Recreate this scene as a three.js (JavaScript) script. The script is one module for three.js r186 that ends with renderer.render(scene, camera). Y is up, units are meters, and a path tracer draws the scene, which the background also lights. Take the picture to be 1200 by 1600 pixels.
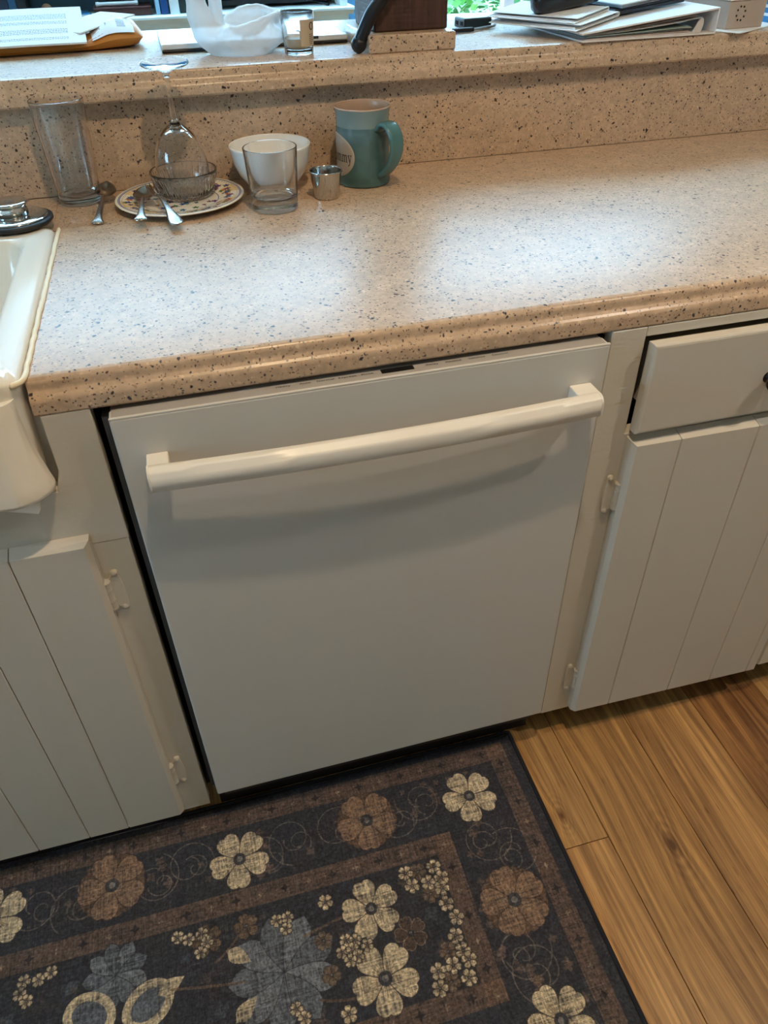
import * as THREE from 'three';
import { RoundedBoxGeometry } from 'three/addons/geometries/RoundedBoxGeometry.js';
import { mergeGeometries, mergeVertices, toCreasedNormals } from 'three/addons/utils/BufferGeometryUtils.js';
import { MarchingCubes } from 'three/addons/objects/MarchingCubes.js';

// ---------------------------------------------------------------- camera
const scene = new THREE.Scene();
const camera = new THREE.PerspectiveCamera(68.532, 0.75, 0.02, 80);
camera.position.set(0.11263, 1.29975, 0.74852);
camera.up.set(0.18100685, 0.77381312, -0.60700064);
camera.lookAt(0.11263 + 0.19491973, 1.29975 - 0.63317853, 0.74852 - 0.74906024);

// ---------------------------------------------------------------- renderer, sky, exposure, lamps' strength
const renderer = new THREE.WebGLRenderer({ antialias: true });
renderer.toneMapping = THREE.LinearToneMapping;
renderer.toneMappingExposure = 1.14;
renderer.shadowMap.enabled = true;
scene.background = new THREE.Color(0.5, 0.91, 1.24);        // bright overcast sky, the same all round
scene.backgroundIntensity = 13;
const LAMPS = [[0.33, 0.42, 3.3, 0xffdeb2], [1.52, 0.62, 2.8, 0xffeedb], [-1.1, 1.5, 0.12, 0xffdcae], [1.3, 1.9, 0.12, 0xffeedb]];   // x, z, strength, colour of the kitchen's downlights
const CEIL = 2.36;

// ---------------------------------------------------------------- helpers
let seed = 7;
const rnd = (a = 0, b = 1) => { seed = (seed * 1664525 + 1013904223) >>> 0; return a + (b - a) * (seed / 4294967296); };
const used = {};
function numbered(name) { const n = used[name] = (used[name] ?? -1) + 1; return n ? name + '_' + String(n).padStart(3, '0') : name; }
function shade(o) { o.traverse((c) => { if (c.isMesh) { c.castShadow = true; c.receiveShadow = true; } }); return o; }
function thing(name, label, category, [x, y, z] = [0, 0, 0], turn = 0, group) {
  const o = new THREE.Group(); o.name = numbered(name); scene.add(o);
  o.position.set(x, y, z); o.rotation.y = turn; o.userData = { label, category };
  if (group) o.userData.group = group;
  return o;
}
function mesh(name, geometry, material, parent, pos, turn = 0) {
  const m = new THREE.Mesh(geometry, material);
  m.name = parent ? name : numbered(name); m.castShadow = m.receiveShadow = true;
  if (pos) m.position.set(...pos);
  m.rotation.y = turn;
  (parent ?? scene).add(m);
  return m;
}
function solo(name, label, category, geometry, material, pos, turn = 0, group) {
  const m = mesh(name, geometry, material, null, pos, turn);
  m.userData = { label, category }; if (group) m.userData.group = group;
  return m;
}
function struct(name, geometry, material, parent) {
  const m = mesh(name, geometry, material, parent);
  if (!parent) m.userData.kind = 'structure';
  return m;
}
function structGroup(name) { const g = new THREE.Group(); g.name = name; g.userData.kind = 'structure'; scene.add(g); return g; }
// box given by its limits, edges rounded by r; uv in metres on every side
function bx(x0, x1, y0, y1, z0, z1, r = 0.001) {
  const w = x1 - x0, h = y1 - y0, d = z1 - z0;
  const g = r > 0 ? new RoundedBoxGeometry(w, h, d, 2, Math.min(r, w / 2.2, h / 2.2, d / 2.2)) : new THREE.BoxGeometry(w, h, d);
  g.translate((x0 + x1) / 2, (y0 + y1) / 2, (z0 + z1) / 2);
  return boxUV(g);
}
function boxUV(g0, s = 1, ou = 0, ov = 0) {
  const g = g0.index ? g0.toNonIndexed() : g0, p = g.attributes.position, uv = new Float32Array(p.count * 2);
  const a = new THREE.Vector3(), b = new THREE.Vector3(), c = new THREE.Vector3();
  for (let i = 0; i < p.count; i += 3) {
    a.fromBufferAttribute(p, i); b.fromBufferAttribute(p, i + 1); c.fromBufferAttribute(p, i + 2);
    const n = b.clone().sub(a).cross(c.clone().sub(a)); n.set(Math.abs(n.x), Math.abs(n.y), Math.abs(n.z));
    [a, b, c].forEach((v, k) => {
      const u = n.x > n.y && n.x > n.z ? [v.z, v.y] : n.y > n.z ? [v.x, v.z] : [v.x, v.y];
      uv[(i + k) * 2] = u[0] * s + ou; uv[(i + k) * 2 + 1] = u[1] * s + ov;
    });
  }
  g.setAttribute('uv', new THREE.BufferAttribute(uv, 2));
  return g;
}
const join = (list) => mergeGeometries(list.map((g) => { const n = g.index ? g.toNonIndexed() : g; for (const k of Object.keys(n.attributes)) if (!['position', 'normal', 'uv'].includes(k)) n.deleteAttribute(k); return n; }));
const lathe = (pts, seg = 64) => new THREE.LatheGeometry(pts.map(([r, y]) => new THREE.Vector2(r, y)), seg);
// a profile of [z, y] points drawn out along x
function prismX(pts, x0, x1, crease = 0.5) {
  const s = new THREE.Shape(pts.map(([z, y]) => new THREE.Vector2(z, y)));
  const g = new THREE.ExtrudeGeometry(s, { depth: x1 - x0, bevelEnabled: false });
  g.applyMatrix4(new THREE.Matrix4().set(0, 0, -1, x1, 0, 1, 0, 0, 1, 0, 0, 0, 0, 0, 0, 1));
  return boxUV(toCreasedNormals(g, crease));
}
// rings of points, joined one to the next
function loft(rings, closed = true, caps = [false, false]) {
  const n = rings[0].length, pos = [], idx = [];
  rings.forEach((r) => r.forEach((q) => pos.push(...q)));
  const m = closed ? n : n - 1;
  for (let i = 0; i < rings.length - 1; i++) for (let j = 0; j < m; j++) {
    const a = i * n + j, b = i * n + (j + 1) % n, c = a + n, d = b + n;
    idx.push(a, b, d, a, d, c);
  }
  const cap = (k, flip) => {
    const r = rings[k], c = pos.length / 3, mid = [0, 1, 2].map((t) => r.reduce((s, q) => s + q[t], 0) / n);
    pos.push(...mid);
    for (let j = 0; j < n; j++) { const a = k * n + j, b = k * n + (j + 1) % n; flip ? idx.push(c, b, a) : idx.push(c, a, b); }
  };
  if (caps[0]) cap(0, true);
  if (caps[1]) cap(rings.length - 1, false);
  const g = new THREE.BufferGeometry();
  g.setAttribute('position', new THREE.Float32BufferAttribute(pos, 3)); g.setIndex(idx); g.computeVertexNormals();
  const uv = new Float32Array(pos.length / 3 * 2);
  for (let i = 0; i < uv.length / 2; i++) { uv[2 * i] = pos[3 * i]; uv[2 * i + 1] = pos[3 * i + 1] + pos[3 * i + 2]; }
  g.setAttribute('uv', new THREE.BufferAttribute(uv, 2));
  return g;
}
function ringRect(x0, x1, z0, z1, r, y, per = 8) {          // rounded rectangle, going round from above
  const out = [], cs = [[x1 - r, z1 - r, 0], [x0 + r, z1 - r, 1], [x0 + r, z0 + r, 2], [x1 - r, z0 + r, 3]];
  for (const [cx, cz, q] of cs) for (let i = 0; i <= per; i++) { const a = (q + i / per) * Math.PI / 2; out.push([cx + r * Math.cos(a), y, cz + r * Math.sin(a)]); }
  return out.reverse();
}
const tube = (pts, r, seg = 48, rad = 12, closed = false) => new THREE.TubeGeometry(new THREE.CatmullRomCurve3(pts.map((q) => new THREE.Vector3(...q)), closed), seg, r, rad, closed);
// value noise
const hsh = (x, y, s) => { let h = (x * 374761393 + y * 668265263 + s * 2147483647) | 0; h = Math.imul(h ^ (h >>> 13), 1274126177); return ((h ^ (h >>> 16)) >>> 0) / 4294967296; };
function vn(x, y, s = 0, wx = 0, wy = 0) {
  const ix = Math.floor(x), iy = Math.floor(y), fx = x - ix, fy = y - iy, u = fx * fx * (3 - 2 * fx), v = fy * fy * (3 - 2 * fy);
  const m = (a, w) => w ? ((a % w) + w) % w : a;
  const a = hsh(m(ix, wx), m(iy, wy), s), b = hsh(m(ix + 1, wx), m(iy, wy), s), c = hsh(m(ix, wx), m(iy + 1, wy), s), d = hsh(m(ix + 1, wx), m(iy + 1, wy), s);
  return a + (b - a) * u + (c - a) * v + (a - b - c + d) * u * v;
}
const fbm = (x, y, s = 0, o = 4) => { let t = 0, a = 0.5; for (let i = 0; i < o; i++) { t += a * vn(x, y, s + i * 17); x *= 2.03; y *= 2.03; a *= 0.5; } return t; };
function canvas(w, h, draw) { const c = document.createElement('canvas'); c.width = w; c.height = h; draw(c.getContext('2d'), w, h); return c; }
function ctex(c, srgb = true, rep = false) {
  const t = new THREE.CanvasTexture(c); if (srgb) t.colorSpace = THREE.SRGBColorSpace;
  if (rep) t.wrapS = t.wrapT = THREE.RepeatWrapping;
  t.anisotropy = 8; return t;
}
function pixels(w, h, f) { return canvas(w, h, (c) => { const im = c.createImageData(w, h); for (let y = 0; y < h; y++) for (let x = 0; x < w; x++) { const q = f(x, y), i = (y * w + x) * 4; im.data[i] = q[0]; im.data[i + 1] = q[1]; im.data[i + 2] = q[2]; im.data[i + 3] = q[3] ?? 255; } c.putImageData(im, 0, 0); }); }
const std = (o) => new THREE.MeshStandardMaterial(o), phys = (o) => new THREE.MeshPhysicalMaterial(o);

// ---------------------------------------------------------------- textures
const SPECK = 0.7;                                            // metres that one tile of the speckled stone covers
const stoneCanvas = canvas(1400, 1400, (c, W, H) => {
  const im = c.createImageData(W, H);
  for (let y = 0; y < H; y++) for (let x = 0; x < W; x++) {
    const n = vn(x / 10, y / 10, 1, 140, 140) * 0.5 + vn(x / 28, y / 28, 2, 50, 50) * 0.3 + vn(x / 100, y / 100, 5, 14, 14) * 0.2, m = vn(x / 5, y / 5, 3, 280, 280);
    const k = 0.86 + 0.2 * n + 0.05 * (m - 0.5), i = (y * W + x) * 4;
    im.data[i] = 204 * k; im.data[i + 1] = 177 * k; im.data[i + 2] = 151 * k; im.data[i + 3] = 255;
  }
  c.putImageData(im, 0, 0);
  const blob = (x, y, r, col) => {
    c.fillStyle = col;
    const k = 6 + Math.floor(rnd(0, 4)), st = rnd(1, 1.7), tw = rnd(0, 6.28), pts = [];
    for (let i = 0; i < k; i++) { const a = i / k * 6.283, q = r * rnd(0.55, 1.15), px = Math.cos(a) * q * st, py = Math.sin(a) * q; pts.push([px * Math.cos(tw) - py * Math.sin(tw), px * Math.sin(tw) + py * Math.cos(tw)]); }
    for (const ox of [-W, 0, W]) for (const oy of [-H, 0, H]) {
      if (x + ox < -20 || x + ox > W + 20 || y + oy < -20 || y + oy > H + 20) continue;
      c.beginPath(); pts.forEach(([px, py], i) => i ? c.lineTo(x + ox + px, y + oy + py) : c.moveTo(x + ox + px, y + oy + py)); c.fill();
    }
  };
  const many = (n, r0, r1, cols) => { for (let i = 0; i < n; i++) blob(rnd(0, W), rnd(0, H), rnd(r0, r1), cols[Math.floor(rnd(0, cols.length))]); };
  many(2600, 1.2, 4, ['rgba(240,222,196,.5)', 'rgba(232,205,168,.5)', 'rgba(236,214,190,.4)']);
  many(3600, 1, 3, ['rgba(150,118,88,.55)', 'rgba(128,104,84,.5)', 'rgba(166,128,96,.6)']);
  many(7600, 0.95, 2.1, ['rgba(52,46,46,.92)', 'rgba(84,62,50,.85)', 'rgba(50,54,66,.9)', 'rgba(104,84,70,.8)']);
  many(1900, 1.7, 3.1, ['rgba(46,43,48,.95)', 'rgba(52,52,64,.92)', 'rgba(74,52,42,.9)', 'rgba(60,64,80,.9)']);
  many(340, 2.8, 5.2, ['rgba(34,33,40,.96)', 'rgba(44,46,60,.95)', 'rgba(60,42,36,.9)']);
});
const stoneTex = ctex(stoneCanvas, true, true); stoneTex.repeat.set(1 / SPECK, 1 / SPECK);
const paintBump = ctex(pixels(512, 512, (x, y) => { const v = 128 + 70 * (vn(x / 30, y / 3.2, 9, 0, 160) - 0.5) + 60 * (vn(x / 90, y / 24, 11) - 0.5) + 34 * (vn(x / 6, y / 6, 12) - 0.5); return [v, v, v]; }), false, true);
paintBump.repeat.set(3, 3);
function woodCanvas(s, base, dark, knots) {                   // one plank: 256 px across, 2048 px along
  return pixels(256, 2048, (x, y) => {
    let dx = 0, ring = 0, kd = 0;
    for (const [kx, ky, kr] of knots) {
      const ex = (x - kx) / kr, ey = (y - ky) / (kr * 2.3), d = Math.hypot(ex, ey), f = Math.exp(-d * d * 0.33);
      dx += f * 26 * Math.sign(ex) * (1 - Math.exp(-Math.abs(ex)));
      ring += f * (0.5 + 0.5 * Math.sin(d * 11 + 2 * vn(x / 9, y / 30, s + 3)));
      kd += Math.exp(-d * d * 6);
    }
    const u = x + dx + 30 * (vn(x / 120, y / 420, s) - 0.5);
    const broad = fbm(u / 46, y / 520, s + 5, 3), fine = vn(u / 3.3, y / 150, s + 8), mid = vn(u / 9, y / 260, s + 21), pore = vn(u / 1.6, y / 46, s + 30);
    const arch = 0.5 + 0.5 * Math.sin(u / 7 + 7 * fbm(u / 90, y / 700, s + 40, 2) * 3 + y / 900);
    let t = 0.42 * broad + 0.2 * fine + 0.17 * mid + 0.12 * arch + 0.3 * Math.min(1, ring) * 0.5;
    t += pore > 0.78 ? (pore - 0.78) * 0.9 : 0;
    t = Math.min(1, Math.max(0, (t - 0.2) * 1.55)) ;
    const patch = fbm(x / 150, y / 330, s + 60, 3);
    t = Math.min(1, t + 0.5 * Math.max(0, patch - 0.5) + kd * 0.9);
    return [0, 1, 2].map((c) => base[c] + (dark[c] - base[c]) * t);
  });
}
const PLANK_TEX = [
  woodCanvas(101, [222, 172, 108], [106, 70, 40], [[150, 420, 16]]),
  woodCanvas(202, [214, 162, 98], [100, 66, 38], [[168, 700, 26], [60, 1500, 18]]),
  woodCanvas(303, [224, 170, 106], [108, 72, 42], [[90, 300, 30]]),
  woodCanvas(404, [196, 140, 82], [74, 44, 26], [[170, 620, 40], [90, 1300, 26]]),
].map((c) => ctex(c));
const postCanvas = pixels(512, 1024, (x, y) => {
  const g = vn(x / 5, y / 120, 71) * 0.5 + vn(x / 19, y / 300, 72) * 0.5, b = fbm(x / 60, y / 60, 73), f = vn(x / 3, y / 8, 74);
  const t = 0.55 * g + 0.5 * b + 0.12 * f, k = 0.55 + 0.75 * t - (fbm(x / 26, y / 22, 75) > 0.6 ? 0.18 : 0);
  return [74 * k, 48 * k, 40 * k];
});
const lines = (c, x0, x1, y0, step, n, h, col, ragged = 0.25) => { c.fillStyle = col; for (let i = 0; i < n; i++) { let x = x0; const end = x1 - rnd(0, ragged) * (x1 - x0); while (x < end) { const w = rnd(4, 16); c.fillRect(x, y0 + i * step, Math.min(w, end - x), h); x += w + 4; } } };
// ---------------------------------------------------------------- materials
const M = {
  stone: phys({ map: stoneTex, roughness: 0.29, ior: 1.52, specularIntensity: 0.8 }),
  paint: std({ color: 0xd3cdc2, roughness: 0.42, bumpMap: paintBump, bumpScale: 0.0003 }),
  paintCream: std({ color: 0xd3cdc1, roughness: 0.4, bumpMap: paintBump, bumpScale: 0.0006 }),
  applianceWhite: std({ color: 0xd2d0cb, roughness: 0.38 }),
  handleWhite: std({ color: 0xeee9df, roughness: 0.33 }),
  stripGrey: std({ color: 0xa9a5a1, roughness: 0.5 }),
  rubber: std({ color: 0x15171c, roughness: 0.5 }),
  darkTrim: std({ color: 0x3d4045, roughness: 0.5 }),
  void: std({ color: 0x100f0f, roughness: 0.9 }),
  toeKick: std({ color: 0x1d1613, roughness: 0.8 }),
  chrome: std({ color: 0xd4d6d8, roughness: 0.12, metalness: 1 }),
  steel: std({ color: 0xc4c2bf, roughness: 0.15, metalness: 1 }),
  silver: std({ color: 0xa8a29c, roughness: 0.26, metalness: 1 }),
  glass: phys({ color: 0xffffff, roughness: 0.01, transmission: 1, thickness: 0.01, ior: 1.5 }),
  thinGlass: phys({ color: 0xffffff, roughness: 0.005, transmission: 1, thickness: 0, ior: 1.5 }),
  cutGlass: phys({ color: 0xffffff, roughness: 0.13, transmission: 1, thickness: 0.01, ior: 1.45 }),
  pane: phys({ color: 0xffffff, roughness: 0, transmission: 1, thickness: 0, ior: 1.45 }),
  frosted: phys({ color: 0xf2f7fa, roughness: 0.55, transmission: 0.4, thickness: 0 , ior: 1.45 }),
  ceramic: std({ color: 0xeef0f0, roughness: 0.14 }),
  fireclay: std({ color: 0xefe9dd, roughness: 0.12 }),
  wall: std({ color: 0xada496, roughness: 0.85 }),
  blueWall: std({ color: 0x5f9fd0, roughness: 0.85 }),
  ceiling: std({ color: 0xf0eee9, roughness: 0.9 }),
  trim: std({ color: 0xe9f0f1, roughness: 0.45 }),
  knob: std({ color: 0x15171f, roughness: 0.28, metalness: 0.4 }),
  black: std({ color: 0x14161b, roughness: 0.35 }),
  blackMetal: std({ color: 0x1b1f27, roughness: 0.42, metalness: 0.2 }),
  paper: std({ color: 0xeef2f4, roughness: 0.8 }),
  lawn: std({ color: 0x55703a, roughness: 1 }),
};

// ---------------------------------------------------------------- the room
const ROOM = { x0: -2.4, x1: 4.6, z0: -3.6, z1: 2.6 };
const floorMesh = (() => { const g = structGroup('floor'); return g; })();
{
  const base = std({ color: 0x8d6136, roughness: 0.55 });
  struct('subfloor', bx(ROOM.x0 - 0.12, ROOM.x1 + 0.12, -0.1, -0.0085, ROOM.z0 - 0.12, ROOM.z1 + 0.12, 0), base, floorMesh);
  // vinyl-look wood planks, laid from the cabinets towards the viewer
  const mats = PLANK_TEX.map((t) => std({ map: t, roughness: 0.42 }));
  const W = 0.1521, LEN = 1.22;
  const plank = (len) => {
    const g = bx(-W / 2 + 0.0006, W / 2 - 0.0006, -0.0085, 0, 0, len - 0.0012, 0.0011), p = g.attributes.position, uv = g.attributes.uv;
    for (let i = 0; i < p.count; i++) uv.setXY(i, (p.getX(i) + W / 2) / W, 1 - p.getZ(i) / LEN);
    return g;
  };
  const full = plank(LEN), cut = plank(0.31);
  const kinds = { 0: 0, 1: 1, 2: 2, 3: 3, 4: 0, 5: 1 };
  for (let k = -6; k < 12; k++) {
    const cx = 0.6538 - W / 2 + k * W;
    // where the first joint of this row lies
    const joint = k === 0 ? 0.2045 : k === 1 ? 1.05 : k === 2 ? 0.88 : k === 3 ? 0.66 : 0.4 + ((k * 0.37) % 1 + 1) % 1 * 0.8;
    const m1 = mats[(kinds[k] ?? ((k * 3 + 14) % 4))], m2 = mats[k === 0 ? 2 : ((k * 5 + 20) % 4)];
    const first = k === 0 ? cut : full;
    mesh('plank', first, m1, floorMesh, [cx, 0, joint - (k === 0 ? 0.31 : LEN)]);
    mesh('plank', full, m2, floorMesh, [cx, 0, joint]);
  }
}
// outer shell
{
  const { x0, x1, z0, z1 } = ROOM, t = 0.12, T = 3.2, SK = [-1.2, 3.2, -3.5, -2.4];   // SK: the roof window in the far room's ceiling
  struct('ceiling', join([bx(x0 - t, x1 + t, CEIL, CEIL + 0.1, -0.8, z1 + t, 0), bx(x0 - t, x1 + t, T, T + 0.1, z0 - t, SK[2], 0), bx(x0 - t, x1 + t, T, T + 0.1, SK[3], -0.7, 0), bx(x0 - t, SK[0], T, T + 0.1, SK[2], SK[3], 0), bx(SK[1], x1 + t, T, T + 0.1, SK[2], SK[3], 0)]), M.ceiling);
  struct('trim_1', bx(x0, x1, CEIL - 0.12, T, -0.9, -0.7, 0.004), M.ceiling);                      // the beam that the post carries
  struct('wall_back', bx(x0 - t, x1 + t, 0, CEIL, z1, z1 + t, 0), M.wall);
  struct('wall_right', join([bx(x1, x1 + t, 0, T, z0, -0.7, 0), bx(x1, x1 + t, 0, CEIL, -0.7, z1, 0)]), M.wall);
  // left wall, with the kitchen's side window
  struct('wall_left', join([bx(x0 - t, x0, 0, T, z0, -0.7, 0), bx(x0 - t, x0, 0, CEIL, -0.7, 0, 0), bx(x0 - t, x0, 0, CEIL, 0.8, z1, 0), bx(x0 - t, x0, 0, 1.05, 0, 0.8, 0), bx(x0 - t, x0, 1.85, CEIL, 0, 0.8, 0)]), M.wall);
  // far wall: blue below and between, windows left (high) and right (tall)
  const L = [-1.75, 1.12], R = [1.42, 4.45];
  struct('wall_front', join([
    bx(x0 - t, L[0], 0, T, z0 - t, z0, 0), bx(L[0], L[1], 0, 1.3, z0 - t, z0, 0), bx(L[0], L[1], 1.8, 2.15, z0 - t, z0, 0), bx(L[0], L[1], 2.95, T, z0 - t, z0, 0),
    bx(L[1], R[0], 0, T, z0 - t, z0, 0), bx(R[0], R[1], 0, 0.42, z0 - t, z0, 0), bx(R[0], R[1], 2.95, T, z0 - t, z0, 0), bx(R[1], x1 + t, 0, T, z0 - t, z0, 0),
  ]), M.blueWall);
  let n = 0;
  const windowUnit = (u0, u1, y0, y1, plane, bars) => {      // frame bars, sill and pane, in the wall at z = plane
    const g = structGroup('window_' + (++n)), f = 0.045, a = plane - 0.09, b = plane - 0.03;
    struct('window_frame', join([bx(u0, u1, y0, y0 + f, a, b, 0.004), bx(u0, u1, y1 - f, y1, a, b, 0.004), bx(u0, u0 + f, y0, y1, a, b, 0.004), bx(u1 - f, u1, y0, y1, a, b, 0.004), ...bars.map((u) => bx(u - 0.02, u + 0.02, y0, y1, a, b, 0.003))]), M.trim, g);
    struct('window_sill', bx(u0 - 0.05, u1 + 0.05, y0 - 0.025, y0, plane - 0.1, plane + 0.05, 0.005), M.trim, g);
    struct('window_pane', bx(u0 + f, u1 - f, y0 + f, y1 - f, plane - 0.062, plane - 0.058, 0), M.pane, g);
    return g;
  };
  windowUnit(L[0], L[1], 2.15, 2.95, z0, [-0.8, 0.16]);
  windowUnit(L[0], L[1], 1.3, 1.8, z0, [-0.8, 0.16]);
  windowUnit(R[0], 2.45, 0.42, 2.95, z0, []);
  windowUnit(2.5, 3.45, 0.42, 2.95, z0, []);
  windowUnit(3.5, R[1], 0.42, 2.95, z0, []);
  const side = windowUnit(1.3, 2.1, 1.05, 1.85, 0, [1.7]);
  side.rotation.y = Math.PI / 2; side.position.set(x0, 0, 2.1);   // its own x runs along the wall
  const roof = structGroup('window_' + (++n));
  struct('window_frame', join([bx(SK[0], SK[1], T + 0.02, T + 0.16, SK[2] - 0.03, SK[2] + 0.03, 0.003), bx(SK[0], SK[1], T + 0.02, T + 0.16, SK[3] - 0.03, SK[3] + 0.03, 0.003), ...[SK[0], 0.27, 1.73, SK[1]].map((x) => bx(x - 0.03, x + 0.03, T + 0.02, T + 0.16, SK[2], SK[3], 0.003))]), M.trim, roof);
  struct('window_pane', bx(SK[0], SK[1], T + 0.112, T + 0.116, SK[2], SK[3], 0), M.pane, roof);
  // sheer roller blinds, half drawn
  const sheer = phys({ color: 0xf2f6f8, roughness: 0.9, transmission: 0.12, thickness: 0 });
  const blind = (u0, u1, y0, y1, label) => {
    const b = thing('roller_blind', label, 'blind', [(u0 + u1) / 2, y0, z0 + 0.03]), w = (u1 - u0) / 2;
    mesh('blind_cloth', bx(-w, w, 0.02, y1 - y0, -0.002, 0, 0), sheer, b);
    mesh('bottom_bar', bx(-w, w, 0, 0.0195, -0.008, 0.006, 0.003), M.trim, b);
    const r = new THREE.CylinderGeometry(0.025, 0.025, w * 2, 20); r.rotateZ(Math.PI / 2); r.translate(0, y1 - y0 + 0.026, 0);
    mesh('roller', r, M.trim, b);
  };
  blind(R[0] + 0.01, 2.45, 1.5, 2.95, 'sheer white roller blind over the tall window nearest the wooden post');
  blind(2.5, 3.45, 1.5, 2.95, 'sheer white roller blind over the middle one of three tall windows');
  blind(3.5, 4.44, 1.5, 2.95, 'sheer white roller blind over the tall window furthest from the post');
  blind(L[0], L[1], 2.16, 2.95, 'wide sheer white roller blind over the high window above the sideboard');
  struct('ground', bx(-30, 30, -0.5, -0.3, -30, 30, 0), M.lawn);
}
// kitchen downlights: trim ring, glowing lens and the light just below it
{
  const glow = std({ color: 0xfff2dc, emissive: new THREE.Color(1, 0.82, 0.6), emissiveIntensity: 6 });
  const places = ['nearest the dishwasher', 'above the drawer cabinet', 'above the window side of the kitchen', 'far behind the drawer cabinet'];
  LAMPS.forEach(([x, z, strength, tint], i) => {
    const t = thing('ceiling_downlight', 'white round ceiling downlight, the one ' + places[i], 'lamp', [x, CEIL - 0.008, z], 0, 'kitchen downlights');
    mesh('trim_ring', lathe([[0.05, 0.007], [0.072, 0.007], [0.075, 0.002], [0.07, -0.002], [0.054, -0.004], [0.05, 0]]), M.ceiling, t);
    mesh('lamp_lens', new THREE.CylinderGeometry(0.05, 0.05, 0.004, 32), glow, t, [0, 0.004, 0]);
    const s = new THREE.SpotLight(tint, strength, 0, 1.35, 0.7, 2);
    s.name = 'downlight_glow'; s.position.set(x, CEIL - 0.02, z); s.target.position.set(x, 0, z); s.castShadow = true; s.shadow.radius = 1.2;
    scene.add(s, s.target);
    s.target.name = 'downlight_target';
  });
}

// ---------------------------------------------------------------- worktop, splashback, bar top
const ogee = (f, top, h) => [
  [f - 0.010, top], [f - 0.006, top - 0.0012], [f - 0.003, top - 0.004], [f - 0.0015, top - 0.008], [f - 0.0018, top - 0.012], [f - 0.001, top - 0.0155], [f + 0.002, top - 0.0185],
  [f + 0.005, top - 0.0205], [f + 0.0068, top - 0.0235], [f + 0.0072, top - 0.027], [f + 0.0072, top - h + 0.003], [f + 0.005, top - h],
];
{
  const t = thing('countertop', 'long tan worktop of dark-flecked polished stone above the white dishwasher', 'countertop');
  const prof = [[-0.6855, 0.914], ...ogee(-0.026, 0.914, 0.042), [-0.6855, 0.872]].reverse();
  const main = prismX(prof, -0.0735, 2.3, 0.6);
  const back = bx(-1.6, -0.074, 0.872, 0.914, -0.6855, -0.508, 0.002);
  mesh('worktop_slab', join([main, back]), M.stone, t);
  const b = solo('backsplash', 'upright tan speckled stone splashback behind the glasses and the mug', 'backsplash', bx(-1.6, 2.3, 0.9142, 1.0532, -0.7055, -0.6857, 0.001), M.stone);
  const l = solo('bar_top', 'raised speckled stone bar top that carries the post, the papers and the swan', 'bar top',
    prismX([[-1.17, 1.088], [-1.165, 1.093], ...ogee(-0.6668, 1.093, 0.0395), [-1.17, 1.0535]].reverse(), -1.6, 2.3, 0.6), M.stone);
  struct('wall_under_bar', bx(-1.6, 2.3, 0, 1.0532, -0.82, -0.706, 0), M.wall);
}
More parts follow.
